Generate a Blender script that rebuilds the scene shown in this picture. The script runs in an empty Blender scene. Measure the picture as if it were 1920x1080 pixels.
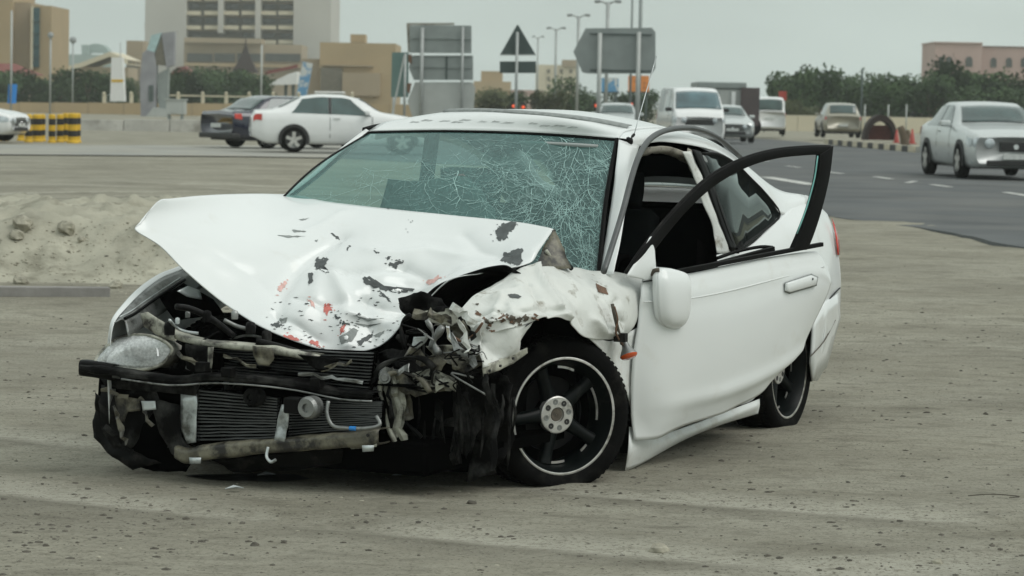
import bpy, math, random
from mathutils import Vector, Matrix, noise
from mathutils.bvhtree import BVHTree
rnd = random.Random(7)
SC = bpy.context.scene
COL = SC.collection
# ------------------------------------------------------------------ camera
F, CAMH, YH, ROLL = 5300.0, 1.45, 198.0, math.radians(1.1)
PITCH = math.atan((540 - YH) / F)
cp_, sp_ = math.cos(PITCH), math.sin(PITCH)
FWD = Vector((0, cp_, -sp_)); _u = Vector((0, sp_, cp_)); _r = Vector((1, 0, 0))
RIGHT = _r * math.cos(ROLL) + _u * math.sin(ROLL)
UP = _u * math.cos(ROLL) - _r * math.sin(ROLL)
CAM = Vector((0, 0, CAMH))
cd = bpy.data.cameras.new('camera'); co = bpy.data.objects.new('camera', cd); COL.objects.link(co)
m = Matrix((RIGHT, UP, -FWD)).transposed().to_4x4(); m.translation = CAM
co.matrix_world = m
cd.sensor_width = 36; cd.lens = F / 1920 * 36; cd.clip_end = 6000; cd.clip_start = 0.1
cd.dof.use_dof = True; cd.dof.focus_distance = 11.0; cd.dof.aperture_fstop = 8.5
SC.camera = co
# ------------------------------------------------------------------ sky and sun
W = bpy.data.worlds.new('World'); SC.world = W; W.use_nodes = True
nt = W.node_tree; nt.nodes.clear()
def N(t, **k):
    n = nt.nodes.new(t)
    for a, b in k.items(): setattr(n, a, b)
    return n
SUN_EL, SUN_AZ = math.radians(50), math.radians(112)
sky = N('ShaderNodeTexSky', sky_type='NISHITA', sun_disc=False, sun_elevation=SUN_EL, sun_rotation=SUN_AZ, dust_density=6.0, air_density=1.0)
tc = N('ShaderNodeTexCoord'); sx = N('ShaderNodeSeparateXYZ')
rmp = N('ShaderNodeValToRGB')                       # overcast dome, brighter towards the zenith
e = rmp.color_ramp.elements
e[0].position = 0.0; e[0].color = (.53, .61, .575, 1)
e[1].position = 1.0; e[1].color = (.74, .80, .775, 1)
k = e.new(0.12); k.color = (.53, .61, .575, 1)
k = e.new(0.45); k.color = (.66, .725, .695, 1)
cl = N('ShaderNodeTexNoise'); cl.inputs['Scale'].default_value = 5.5; cl.inputs['Detail'].default_value = 5
mp = N('ShaderNodeMapping'); mp.inputs['Scale'].default_value = (1, 1, 3)
cr_ = N('ShaderNodeMapRange'); cr_.inputs['From Min'].default_value = .3; cr_.inputs['From Max'].default_value = .7; cr_.inputs['To Min'].default_value = .88; cr_.inputs['To Max'].default_value = 1.10
mul = N('ShaderNodeMix', data_type='RGBA', blend_type='MULTIPLY'); mul.inputs['Factor'].default_value = 1
sc10 = N('ShaderNodeVectorMath', operation='SCALE'); sc10.inputs['Scale'].default_value = 10.0
mix = N('ShaderNodeMix', data_type='RGBA'); mix.inputs['Factor'].default_value = .94
bg = N('ShaderNodeBackground'); bg.inputs['Strength'].default_value = 0.1
out = N('ShaderNodeOutputWorld'); lk = nt.links.new
lk(tc.outputs['Generated'], sx.inputs[0]); lk(sx.outputs['Z'], rmp.inputs[0])
lk(tc.outputs['Generated'], mp.inputs[0]); lk(mp.outputs[0], cl.inputs['Vector']); lk(cl.outputs['Fac'], cr_.inputs['Value'])
lk(rmp.outputs[0], mul.inputs[6]); lk(cr_.outputs[0], mul.inputs[7])
lk(mul.outputs[2], sc10.inputs[0]); lk(sky.outputs[0], mix.inputs[6]); lk(sc10.outputs[0], mix.inputs[7])
lk(mix.outputs[2], bg.inputs['Color']); lk(bg.outputs[0], out.inputs['Surface'])
sl = bpy.data.lights.new('sun', 'SUN'); so = bpy.data.objects.new('sun', sl); COL.objects.link(so)
sl.energy = 1.15; sl.angle = math.radians(40); sl.color = (1, .985, .955)
_az = SUN_AZ; _d = Vector((math.sin(_az) * math.cos(SUN_EL), math.cos(_az) * math.cos(SUN_EL), math.sin(SUN_EL)))
so.rotation_euler = _d.to_track_quat('Z', 'Y').to_euler()
SC.view_settings.view_transform = 'Standard'; SC.view_settings.look = 'None'
SC.view_settings.exposure = 0.12; SC.view_settings.gamma = 1
SC.cycles.use_denoising = True; SC.cycles.volume_bounces = 2; SC.cycles.max_bounces = 8; SC.cycles.transparent_max_bounces = 16

# ------------------------------------------------------------------ helpers
def ray(px, py):
    d = FWD * F + RIGHT * (px - 960) - UP * (py - 540); d.normalize(); return d
def ground(px, py, z=0.0):
    d = ray(px, py); return CAM + d * ((z - CAM.z) / d.z)
def bp(px, py, D):                                   # the point at distance D behind a pixel
    d = ray(px, py); return CAM + d * (D / d.y)
TH = math.radians(26)
U = Vector((math.sin(TH), math.cos(TH), 0)); V = Vector((math.cos(TH), -math.sin(TH), 0)); Z = Vector((0, 0, 1))
O = ground(1062, 912) - V * 0.80
# crashed-car frame: x to the tail, y to the car's left; stored as (x, -y, z) to stay right-handed
def L(x, y, z): return Vector((x, -y, z))
def C(px, py, y=None, x=None, z=None, n=None, c=0):
    d = ray(px, py)
    if n is not None: nn = U * n[0] + V * n[1]
    elif y is not None: nn, c = V, y
    elif x is not None: nn, c = U, x
    else: nn, c = Z, z
    t = (c - (CAM - O).dot(nn)) / d.dot(nn); p = CAM + d * t - O
    return Vector((p.dot(U), -p.dot(V), p.z))
def Y3(l): return [C(a, b, y=c) for a, b, c in l]
def X3(l): return [C(a, b, x=c) for a, b, c in l]
def camlocal():
    p = CAM - O; return Vector((p.dot(U), -p.dot(V), p.z))
def raylocal(px, py):
    d = ray(px, py); return Vector((d.dot(U), -d.dot(V), d.z))

def tag(o, label=None, cat=None, group=None, kind=None):
    if label: o['label'] = label
    if cat: o['category'] = cat
    if group: o['group'] = group
    if kind: o['kind'] = kind
    return o
def empty(name, loc=(0, 0, 0), rz=0, label=None, cat=None, group=None, scale=1):
    o = bpy.data.objects.new(name, None); COL.objects.link(o); o.location = loc; o.rotation_euler = (0, 0, rz)
    o.empty_display_size = .1; o.scale = (scale,) * 3
    return tag(o, label, cat, group)
def mesh(name, vs, fs, mt, parent=None, smooth=False, solid=0, bevel=0, kind=None, off=0):
    me = bpy.data.meshes.new(name); me.from_pydata([tuple(v) for v in vs], [], fs); me.update()
    if mt: me.materials.append(mt)
    if smooth: me.polygons.foreach_set('use_smooth', [True] * len(me.polygons))
    o = bpy.data.objects.new(name, me); COL.objects.link(o)
    if parent: o.parent = parent
    if solid:
        s = o.modifiers.new('s', 'SOLIDIFY'); s.thickness = solid; s.offset = off
    if bevel:
        b = o.modifiers.new('b', 'BEVEL'); b.width = bevel; b.segments = 2; b.limit_method = 'ANGLE'; b.angle_limit = math.radians(40)
    if kind: o['kind'] = kind
    return o
def dup(o, parent=None):
    c = o.copy(); COL.objects.link(c)
    if parent: c.parent = parent
    for ch in list(o.children): dup(ch, c)
    return c
class MB:
    def __init__(s): s.v = []; s.f = []
    def add(s, vs, fs):
        n = len(s.v); s.v += [Vector(v) for v in vs]; s.f += [tuple(i + n for i in f) for f in fs]; return s
    def box(s, a, b):
        x0, y0, z0 = a; x1, y1, z1 = b
        return s.add([(x0, y0, z0), (x1, y0, z0), (x1, y1, z0), (x0, y1, z0), (x0, y0, z1), (x1, y0, z1), (x1, y1, z1), (x0, y1, z1)],
                     [(0, 3, 2, 1), (4, 5, 6, 7), (0, 1, 5, 4), (1, 2, 6, 5), (2, 3, 7, 6), (3, 0, 4, 7)])
    def beam(s, p, q, w, h, up=Vector((0, 0, 1))):
        p, q = Vector(p), Vector(q); d = (q - p).normalized(); sd = d.cross(up)
        if sd.length < 1e-4: sd = d.cross(Vector((0, 1, 0)))
        sd.normalize(); u = sd.cross(d)
        vs = [b + sd * (w / 2 * i) + u * (h / 2 * j) for b in (p, q) for i, j in ((-1, -1), (1, -1), (1, 1), (-1, 1))]
        return s.add(vs, [(0, 1, 2, 3), (7, 6, 5, 4), (0, 4, 5, 1), (1, 5, 6, 2), (2, 6, 7, 3), (3, 7, 4, 0)])
    def tube(s, pts, r, n=8, smooth=3, cap=True, rs=None, flat=1.0):
        pts = [Vector(p) for p in pts]
        if smooth > 1 and len(pts) > 2: 
            P = spline(pts, smooth)
        else: P = pts
        K = len(P); up = None; base = len(s.v)
        for i, p in enumerate(P):
            t = (P[min(i + 1, K - 1)] - P[max(i - 1, 0)]).normalized()
            if up is None:
                up = t.orthogonal().normalized()
            up = (up - t * up.dot(t)).normalized(); sd = t.cross(up)
            rr = r if rs is None else rs(i / (K - 1)) * r
            for j in range(n):
                a = 2 * math.pi * j / n; s.v.append(p + up * (math.cos(a) * rr) + sd * (math.sin(a) * rr * flat))
        for i in range(K - 1):
            for j in range(n):
                a = base + i * n + j; b = base + i * n + (j + 1) % n
                s.f.append((a, b, b + n, a + n))
        if cap:
            s.f.append(tuple(base + j for j in range(n))[::-1]); s.f.append(tuple(base + (K - 1) * n + j for j in range(n)))
        return s
    def lathe(s, prof, n=48, M=None, close=False):          # prof: (r, y) about the Y axis
        base = len(s.v); K = len(prof)
        for i in range(n):
            a = 2 * math.pi * i / n
            for r, y in prof:
                v = Vector((r * math.cos(a), y, r * math.sin(a))); s.v.append(M @ v if M else v)
        for i in range(n):
            for j in range(K - 1 if not close else K):
                a = base + i * K + j; b = base + i * K + (j + 1) % K; c = base + ((i + 1) % n) * K + (j + 1) % K; d = base + ((i + 1) % n) * K + j
                s.f.append((a, b, c, d))
        return s
    def build(s, name, mt, parent=None, **k): return mesh(name, s.v, s.f, mt, parent, **k)
def crv(a, b, c, d, t):
    return .5 * ((2 * b) + (c - a) * t + (2 * a - 5 * b + 4 * c - d) * t * t + (3 * b - a - 3 * c + d) * t ** 3)
def spline(P, n):
    R = []
    for i in range(len(P) - 1):
        a = P[i - 1] if i else P[0] * 2 - P[1]; d = P[i + 2] if i + 2 < len(P) else P[-1] * 2 - P[-2]
        for k in range(n): R.append(crv(a, P[i], P[i + 1], d, k / n))
    R.append(P[-1]); return R
def grid(rows, nu, nv):
    rows = [spline(r, nu) for r in rows]
    cols = [spline([r[i] for r in rows], nv) for i in range(len(rows[0]))]
    return [[c[j] for c in cols] for j in range(len(cols[0]))]
def disp(G, fn):
    R, K = len(G), len(G[0]); H = [[None] * K for _ in range(R)]
    for j in range(R):
        for i in range(K):
            a = G[j][min(i + 1, K - 1)] - G[j][max(i - 1, 0)]; b = G[min(j + 1, R - 1)][i] - G[max(j - 1, 0)][i]
            n = a.cross(b)
            n = n.normalized() if n.length > 1e-9 else Vector((0, 0, 1))
            H[j][i] = G[j][i] + n * fn(G[j][i], i / (K - 1), j / (R - 1))
    return H
def gmesh(name, G, mt, parent=None, solid=.003, smooth=True, **k):
    R, K = len(G), len(G[0]); vs = [p for r in G for p in r]
    fs = [(j * K + i, j * K + i + 1, (j + 1) * K + i + 1, (j + 1) * K + i) for j in range(R - 1) for i in range(K - 1)]
    return mesh(name, vs, fs, mt, parent, smooth=smooth, solid=solid, **k)
def patch(name, rows, mt, parent=None, nu=6, nv=6, fn=None, **k):
    G = grid(rows, nu, nv)
    if fn: G = disp(G, fn)
    return gmesh(name, G, mt, parent, **k)
def nz(p, s, seed=0): return noise.noise(Vector(p) * s + Vector((seed * 7.3, seed * 3.1, seed)))
def crumple(p, s, seed=0):                               # faceted creases
    q = Vector(p) * s + Vector((seed * 5.1, seed, seed * 2.2)); d, _ = noise.voronoi(q); return (d[1] - d[0])

# ------------------------------------------------------------------ materials
def mat(name, col, rough=.6, metal=0.0, var=.12, vs=6.0, bump=0.0, bs=40.0, spec=.5, coat=0.0, col2=None, dirt=None, dirt_s=4.0, dirt_lo=.55, dirt_hi=.7, tr=0, alpha=None, emit=None, es=0):
    mt = bpy.data.materials.new(name); mt.use_nodes = True; t = mt.node_tree; b = t.nodes['Principled BSDF']; l = t.links.new
    b.inputs['Roughness'].default_value = rough; b.inputs['Metallic'].default_value = metal
    b.inputs['Specular IOR Level'].default_value = spec; b.inputs['Coat Weight'].default_value = coat; b.inputs['Coat Roughness'].default_value = .08
    if tr: b.inputs['Transmission Weight'].default_value = tr
    if emit: b.inputs['Emission Color'].default_value = (*emit, 1); b.inputs['Emission Strength'].default_value = es
    tcn = t.nodes.new('ShaderNodeTexCoord'); no = t.nodes.new('ShaderNodeTexNoise'); no.inputs['Scale'].default_value = vs; no.inputs['Detail'].default_value = 6
    l(tcn.outputs['Object'], no.inputs['Vector'])
    mx = t.nodes.new('ShaderNodeMix'); mx.data_type = 'RGBA'
    c2 = col2 or tuple(c * (1 - var) for c in col)
    mx.inputs[6].default_value = (*c2, 1); mx.inputs[7].default_value = (*(col if col2 else [min(1, c * (1 + var * .5)) for c in col]), 1)
    mr = t.nodes.new('ShaderNodeMapRange'); mr.inputs['From Min'].default_value = .3; mr.inputs['From Max'].default_value = .7
    l(no.outputs['Fac'], mr.inputs['Value']); l(mr.outputs[0], mx.inputs[0])
    src = mx.outputs[2]
    if dirt:
        n2 = t.nodes.new('ShaderNodeTexNoise'); n2.inputs['Scale'].default_value = dirt_s; n2.inputs['Detail'].default_value = 8; n2.inputs['Roughness'].default_value = .65
        l(tcn.outputs['Object'], n2.inputs['Vector'])
        m2 = t.nodes.new('ShaderNodeMapRange'); m2.inputs['From Min'].default_value = dirt_lo; m2.inputs['From Max'].default_value = dirt_hi
        m3 = t.nodes.new('ShaderNodeMix'); m3.data_type = 'RGBA'; m3.inputs[7].default_value = (*dirt, 1)
        l(n2.outputs['Fac'], m2.inputs['Value']); l(m2.outputs[0], m3.inputs[0]); l(src, m3.inputs[6]); src = m3.outputs[2]
    l(src, b.inputs['Base Color'])
    if bump:
        n3 = t.nodes.new('ShaderNodeTexNoise'); n3.inputs['Scale'].default_value = bs; n3.inputs['Detail'].default_value = 6
        bm = t.nodes.new('ShaderNodeBump'); bm.inputs['Strength'].default_value = bump; bm.inputs['Distance'].default_value = .01
        l(tcn.outputs['Object'], n3.inputs['Vector']); l(n3.outputs['Fac'], bm.inputs['Height']); l(bm.outputs[0], b.inputs['Normal'])
    return mt
M = {}
M['paint'] = mat('white_paint', (.77, .795, .785), .24, var=.03, vs=3, coat=.35, dirt=(.60, .585, .52), dirt_s=5, dirt_lo=.6, dirt_hi=.95)
M['paintd'] = mat('dusty_white_paint', (.73, .75, .73), .42, var=.05, vs=5, coat=.2, dirt=(.45, .42, .35), dirt_s=7, dirt_lo=.5, dirt_hi=.85)
M['torn'] = mat('scuffed_white_paint', (.67, .685, .65), .45, var=.10, vs=9, bump=.25, bs=25, dirt=(.24, .22, .17), dirt_s=11, dirt_lo=.57, dirt_hi=.70)
M['primer'] = mat('khaki_primer', (.22, .205, .15), .42, var=.5, vs=8, bump=.25, bs=30, dirt=(.02, .018, .015), dirt_s=12, dirt_lo=.42, dirt_hi=.60)
M['primer2'] = mat('pale_primer', (.42, .42, .35), .45, var=.3, vs=9, bump=.25, bs=30, dirt=(.04, .035, .03), dirt_s=14, dirt_lo=.46, dirt_hi=.62)
M['black'] = mat('black_plastic', (.005, .005, .005), .45, spec=.12, var=.5, vs=9, bump=.2, bs=60, dirt=(.06, .055, .05), dirt_s=10, dirt_lo=.55, dirt_hi=.8)
M['dusty'] = mat('dusty_black_plastic', (.005, .005, .005), .6, spec=.08, var=.5, vs=9, bump=.35, bs=35, dirt=(.075, .075, .07), dirt_s=9, dirt_lo=.48, dirt_hi=.8)
M['seal'] = mat('rubber_seal', (.004, .004, .004), .5, var=.3, vs=20, spec=.12)
M['tyre'] = mat('tyre_rubber', (.005, .005, .005), .8, spec=.06, var=.3, vs=15, bump=.2, bs=80, dirt=(.04, .038, .032), dirt_s=7, dirt_lo=.52, dirt_hi=.85)
M['rimblk'] = mat('black_alloy', (.004, .006, .006), .4, spec=.15, var=.3, vs=9, dirt=(.05, .05, .045), dirt_s=9, dirt_lo=.55, dirt_hi=.8)
M['alloy'] = mat('machined_alloy', (.62, .61, .58), .35, metal=.6, var=.2, vs=30, dirt=(.2, .19, .16), dirt_s=18, dirt_lo=.5, dirt_hi=.7)
M['chrome'] = mat('chrome', (.8, .8, .8), .12, metal=1, var=.1)
M['steel'] = mat('dull_steel', (.30, .31, .30), .45, metal=.7, var=.3, vs=12, bump=.2, dirt=(.04, .04, .035), dirt_s=14, dirt_lo=.5, dirt_hi=.7)
M['alum'] = mat('bright_aluminium', (.62, .66, .66), .35, metal=.5, var=.2, vs=9, dirt=(.08, .08, .07), dirt_s=7, dirt_lo=.5, dirt_hi=.7)
M['fin'] = mat('cooling_fins', (.085, .09, .09), .45, metal=.3, var=.4, vs=7, dirt=(.02, .02, .02), dirt_s=6, dirt_lo=.45, dirt_hi=.65)
M['chip'] = mat('bare_grey_chip', (.085, .095, .095), .6, var=.3, vs=40)
M['chip2'] = mat('pale_grey_chip', (.27, .29, .28), .6, var=.3, vs=40)
M['fade'] = mat('faded_scribble', (.50, .52, .51), .6, var=.3, vs=40)
M['redm'] = mat('red_paint_mark', (.62, .17, .14), .5, var=.3, vs=60)
M['redp'] = mat('pale_red_mark', (.72, .45, .41), .5, var=.2, vs=60)
M['redl'] = mat('red_lens', (.55, .03, .015), .2, var=.2, coat=.6)
M['orangel'] = mat('orange_lens', (.8, .12, .03), .25, var=.2, coat=.6)
M['trim'] = mat('torn_trim', (.33, .31, .26), .7, var=.3, vs=14, bump=.3, dirt=(.08, .07, .055), dirt_s=13, dirt_lo=.5, dirt_hi=.66)
M['cloth'] = mat('dark_seat_cloth', (.004, .005, .005), .9, spec=.02, var=.3, vs=20, bump=.2, bs=90)
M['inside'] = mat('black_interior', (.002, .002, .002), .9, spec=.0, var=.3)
M['screen'] = mat('green_cut_glass', (.20, .50, .46), .3, var=.2)
M['crack'] = mat('glass_crack', (.38, .58, .55), .35, var=.3, vs=30)
M['white'] = mat('white_plastic', (.78, .78, .76), .45, var=.08)
M['rust'] = mat('rusty_edge', (.16, .09, .055), .8, var=.4, vs=40)
M['grime'] = mat('brown_grime', (.10, .085, .065), .8, var=.5, vs=60)

def glass_mat(name, tint, dusty, dcol, ior=1.45, nsc=3.0, gmul=1.0):  # dusty: diffuse colour share, covering dust, crazing and painted brightness
    mt = bpy.data.materials.new(name); mt.use_nodes = True; t = mt.node_tree; t.nodes.clear(); l = t.links.new
    o = t.nodes.new('ShaderNodeOutputMaterial'); tr = t.nodes.new('ShaderNodeBsdfTransparent'); tr.inputs[0].default_value = (*tint, 1)
    df = t.nodes.new('ShaderNodeBsdfDiffuse'); df.inputs[0].default_value = (*dcol, 1)
    gl = t.nodes.new('ShaderNodeBsdfGlossy'); gl.inputs['Roughness'].default_value = .04; gl.inputs['Color'].default_value = (.9, 1, .97, 1)
    fr = t.nodes.new('ShaderNodeLayerWeight'); fr.inputs[0].default_value = .5
    tcn = t.nodes.new('ShaderNodeTexCoord'); no = t.nodes.new('ShaderNodeTexNoise'); no.inputs['Scale'].default_value = nsc; no.inputs['Detail'].default_value = 9; no.inputs['Roughness'].default_value = .6
    n2 = t.nodes.new('ShaderNodeTexNoise'); n2.inputs['Scale'].default_value = 110; n2.inputs['Detail'].default_value = 3
    l(tcn.outputs['Object'], no.inputs[0]); l(tcn.outputs['Object'], n2.inputs[0])
    mr = t.nodes.new('ShaderNodeMapRange'); mr.inputs['From Min'].default_value = .3; mr.inputs['From Max'].default_value = .7
    mr.inputs['To Min'].default_value = dusty * .6; mr.inputs['To Max'].default_value = dusty * 1.35
    m2 = t.nodes.new('ShaderNodeMapRange'); m2.inputs['From Min'].default_value = .35; m2.inputs['From Max'].default_value = .68; m2.inputs['To Min'].default_value = .75; m2.inputs['To Max'].default_value = 1.3
    mm = t.nodes.new('ShaderNodeMath'); mm.operation = 'MULTIPLY'; l(no.outputs['Fac'], mr.inputs[0]); l(n2.outputs['Fac'], m2.inputs[0]); l(mr.outputs[0], mm.inputs[0]); l(m2.outputs[0], mm.inputs[1])
    a = t.nodes.new('ShaderNodeMixShader'); b = t.nodes.new('ShaderNodeMixShader')
    fp_ = t.nodes.new('ShaderNodeMath'); fp_.operation = 'POWER'; fp_.inputs[1].default_value = 4; l(fr.outputs[1], fp_.inputs[0])
    fm = t.nodes.new('ShaderNodeMath'); fm.operation = 'MULTIPLY_ADD'; fm.inputs[1].default_value = .75 * gmul; fm.inputs[2].default_value = .05 * gmul; l(fp_.outputs[0], fm.inputs[0])
    l(mm.outputs[0], a.inputs[0]); l(tr.outputs[0], a.inputs[1]); l(df.outputs[0], a.inputs[2])
    l(fm.outputs[0], b.inputs[0]); l(a.outputs[0], b.inputs[1]); l(gl.outputs[0], b.inputs[2]); l(b.outputs[0], o.inputs[0])
    return mt
M['wind'] = glass_mat('crazed_green_glass', (.50, .70, .665), .36, (.17, .335, .32), nsc=2.2)  # diffuse teal stands for crazing and for reflected sky
M['tint'] = glass_mat('smoked_glass', (.035, .05, .048), .08, (.12, .14, .14))
M['clear'] = glass_mat('lamp_glass', (.96, .98, .98), .48, (.95, .97, .97))  # white diffuse share brightens the lens in place of reflected light
M['cargl'] = mat('car_window_glass', (.045, .085, .08), .08, var=.5, vs=1.5, spec=.7, coat=.6)
M['cargl2'] = mat('blue_car_window_glass', (.06, .13, .15), .08, var=.5, vs=1.5, spec=.8, coat=.8)
# ================================================================== the ground
def sstep(a, b, v):
    t = max(0, min(1, (v - a) / (b - a))); return t * t * (3 - 2 * t)
def base_h(x, y): return .15 * sstep(15, 26, y) * (1 - sstep(95, 150, y))
def mound(x, y):                                          # the low heap of dug sand, left
    a = sstep(-1.2, -2.6, x) * sstep(20.6, 22.0, y) * (1 - sstep(25, 28, y))
    return a * (.40 + .12 * nz((x, y, 0), .8, 3))
def H(x, y):
    h = base_h(x, y)
    if y < 60:
        d = (Vector((x, y, 0)) - O).length
        rough = .35 + 1.0 * sstep(6, 13, abs(d))
        h += .020 * rough * nz((x, y, 0), .5, 1) + .004 * nz((x * .7, y * 1.3, 0), 2.6, 2) + .004 * nz((x, y, 0), 9, 5)
        for cx, cy, R in ((7.5, 26.0, 17.0), (7.9, 26.2, 18.6), (-9.0, 24.0, 18.2), (-9.2, 24.4, 19.7), (16, -6, 20.2)):
            r_ = math.hypot(x - cx, y - cy) - R; h += -.010 * math.exp(-(r_ / .10) ** 2) + .006 * math.exp(-((abs(r_) - .19) / .07) ** 2)
    return h
ys = [-80, -20, 0, 4]; y = 6.5
while y < 5000:
    ys.append(y); y *= 1.0085 if y < 60 else 1.06
def xs_at(i, n):
    t = 2 * i / (n - 1) - 1; return t * .19 + (abs(t) ** 5) * t * 2.3
NX = 321
vs, fs = [], []
for y in ys:
    sc = max(y, 6)
    for i in range(NX):
        x = xs_at(i, NX) * sc; vs.append((x, y, H(x, y) if y > 4 else 0))
for j in range(len(ys) - 1):
    for i in range(NX - 1):
        a = j * NX + i; fs.append((a, a + 1, a + NX + 1, a + NX))
def sand_mat():
    mt = bpy.data.materials.new('packed_sand'); mt.use_nodes = True; t = mt.node_tree; b = t.nodes['Principled BSDF']; l = t.links.new
    b.inputs['Roughness'].default_value = .95; b.inputs['Specular IOR Level'].default_value = .15
    tcn = t.nodes.new('ShaderNodeTexCoord')
    def tex(scale, vec=(1, 1, 1), rot=0, det=8, rg=.6):
        mp = t.nodes.new('ShaderNodeMapping'); mp.inputs['Scale'].default_value = vec; mp.inputs['Rotation'].default_value = (0, 0, rot)
        n = t.nodes.new('ShaderNodeTexNoise'); n.inputs['Scale'].default_value = scale; n.inputs['Detail'].default_value = det; n.inputs['Roughness'].default_value = rg
        l(tcn.outputs['Object'], mp.inputs[0]); l(mp.outputs[0], n.inputs['Vector']); return n.outputs['Fac']
    def rng(s, a, c, lo=0, hi=1):
        r = t.nodes.new('ShaderNodeMapRange'); r.inputs['From Min'].default_value = a; r.inputs['From Max'].default_value = c; r.inputs['To Min'].default_value = lo; r.inputs['To Max'].default_value = hi
        l(s, r.inputs[0]); return r.outputs[0]
    def mixc(f, a, c):
        r = t.nodes.new('ShaderNodeMix'); r.data_type = 'RGBA'; l(f, r.inputs[0])
        for k, q in ((6, a), (7, c)):
            if isinstance(q, tuple): r.inputs[k].default_value = (*q, 1)
            else: l(q, r.inputs[k])
        return r.outputs[2]
    c = mixc(rng(tex(.45), .35, .65), (.245, .232, .186), (.355, .338, .27))
    c = mixc(rng(tex(.7, (.6, 1.1, 1), math.radians(-18)), .46, .66, 0, .7), c, (.41, .395, .325))
    c = mixc(rng(tex(1.5, (.8, 1.3, 1), math.radians(-9)), .52, .70, 0, .65), c, (.170, .158, .12))
    c = mixc(rng(tex(5, (.8, 1.4, 1), .2), .52, .70, 0, .6), c, (.15, .14, .11))
    def ring(c, cx, cy, R, wd, amt, col):
        s_ = t.nodes.new('ShaderNodeVectorMath'); s_.operation = 'SUBTRACT'; s_.inputs[1].default_value = (cx, cy, 0); l(tcn.outputs['Object'], s_.inputs[0])
        ln_ = t.nodes.new('ShaderNodeVectorMath'); ln_.operation = 'LENGTH'; l(s_.outputs[0], ln_.inputs[0])
        su = t.nodes.new('ShaderNodeMath'); su.operation = 'SUBTRACT'; su.inputs[1].default_value = R; l(ln_.outputs['Value'], su.inputs[0])
        ab = t.nodes.new('ShaderNodeMath'); ab.operation = 'ABSOLUTE'; l(su.outputs[0], ab.inputs[0])
        n_ = t.nodes.new('ShaderNodeMath'); n_.operation = 'MULTIPLY'; l(rng(ab.outputs[0], 0, wd, amt, 0), n_.inputs[0]); l(rng(tex(.8), .38, .52), n_.inputs[1])
        return mixc(n_.outputs[0], c, col)
    for cx, cy, R in ((7.5, 26.0, 17.0), (7.9, 26.2, 18.6), (-9.0, 24.0, 18.2), (-9.2, 24.4, 19.7), (16, -6, 20.2)): c = ring(c, cx, cy, R, .34, .95, (.44, .425, .355)); c = ring(c, cx + .2, cy - .3, R, .18, .7, (.15, .14, .108))
    c = mixc(rng(tex(16, (.7, 1.3, 1), det=6, rg=.7), .50, .68, 0, .55), c, (.16, .15, .115))
    c = mixc(rng(tex(55, det=4, rg=.8), .53, .66, 0, .85), c, (.11, .10, .075))
    c = mixc(rng(tex(90, det=3, rg=.8), .60, .72, 0, .6), c, (.50, .49, .43))
    vo = t.nodes.new('ShaderNodeTexVoronoi'); vo.inputs['Scale'].default_value = 26; l(tcn.outputs['Object'], vo.inputs['Vector'])
    c = mixc(rng(vo.outputs['Distance'], .10, .15, .65, 0), c, (.07, .062, .048))
    l(c, b.inputs['Base Color'])
    bm = t.nodes.new('ShaderNodeBump'); bm.inputs['Strength'].default_value = 1.0; bm.inputs['Distance'].default_value = .012
    b2 = t.nodes.new('ShaderNodeBump'); b2.inputs['Strength'].default_value = .6; b2.inputs['Distance'].default_value = .05
    l(tex(45, det=6, rg=.75), bm.inputs['Height']); l(tex(6, (.6, 1.8, 1), det=6), b2.inputs['Height']); l(b2.outputs[0], bm.inputs['Normal']); l(bm.outputs[0], b.inputs['Normal'])
    return mt
M['sand'] = sand_mat()
tag(mesh('ground', vs, fs, M['sand'], smooth=True), kind='structure')
# the heap of loose pale sand
M['loose'] = mat('loose_pale_sand', (.40, .385, .31), .95, var=.22, vs=2.5, bump=.9, bs=26, spec=.1, dirt=(.21, .20, .155), dirt_s=3.2, dirt_lo=.52, dirt_hi=.70)
hv, hf = [], []; nx_, ny_ = 240, 110
for j in range(ny_):
    for i in range(nx_):
        x = -7.2 + 6.4 * i / (nx_ - 1); y = 20.3 + 7.6 * j / (ny_ - 1)
        m_ = mound(x, y); q = (x, y, 0); ed = min(1, m_ * 5)
        h = m_ + ed * (.10 * nz(q, 1.6, 6) + .075 * nz(q, 3.6, 7) + .035 * nz(q, 8, 8) + .05 * max(0, .30 - crumple(q, 3.2, 2)) * 2 + .018 * nz(q, 17, 9))
        hv.append((x, y, H(x, y) - .03 + max(0, h)))
hf = [(j * nx_ + i, j * nx_ + i + 1, (j + 1) * nx_ + i + 1, (j + 1) * nx_ + i) for j in range(ny_ - 1) for i in range(nx_ - 1)]
tag(mesh('sand_heap', hv, hf, M['loose'], smooth=True), kind='structure')
HEAP = BVHTree.FromPolygons(hv, hf)
M['asphalt'] = mat('worn_asphalt', (.085, .092, .094), .85, var=.35, vs=.5, bump=.4, bs=60, dirt=(.14, .14, .13), dirt_s=.35, dirt_lo=.45, dirt_hi=.75)
M['asphalt_old'] = mat('dusty_asphalt', (.30, .30, .27), .9, var=.2, vs=.4, bump=.2, bs=40, dirt=(.36, .34, .28), dirt_s=.3, dirt_lo=.45, dirt_hi=.7)
M['concrete'] = mat('pale_concrete', (.40, .39, .35), .85, var=.2, vs=1.5, bump=.3, dirt=(.22, .21, .18), dirt_s=1.0, dirt_lo=.5, dirt_hi=.7)
M['mark'] = mat('road_paint', (.62, .62, .58), .7, var=.3, vs=4, dirt=(.3, .3, .28), dirt_s=8, dirt_lo=.5, dirt_hi=.65)
RZ = .15
def gz(px, py): return ground(px, py, RZ)
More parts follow.
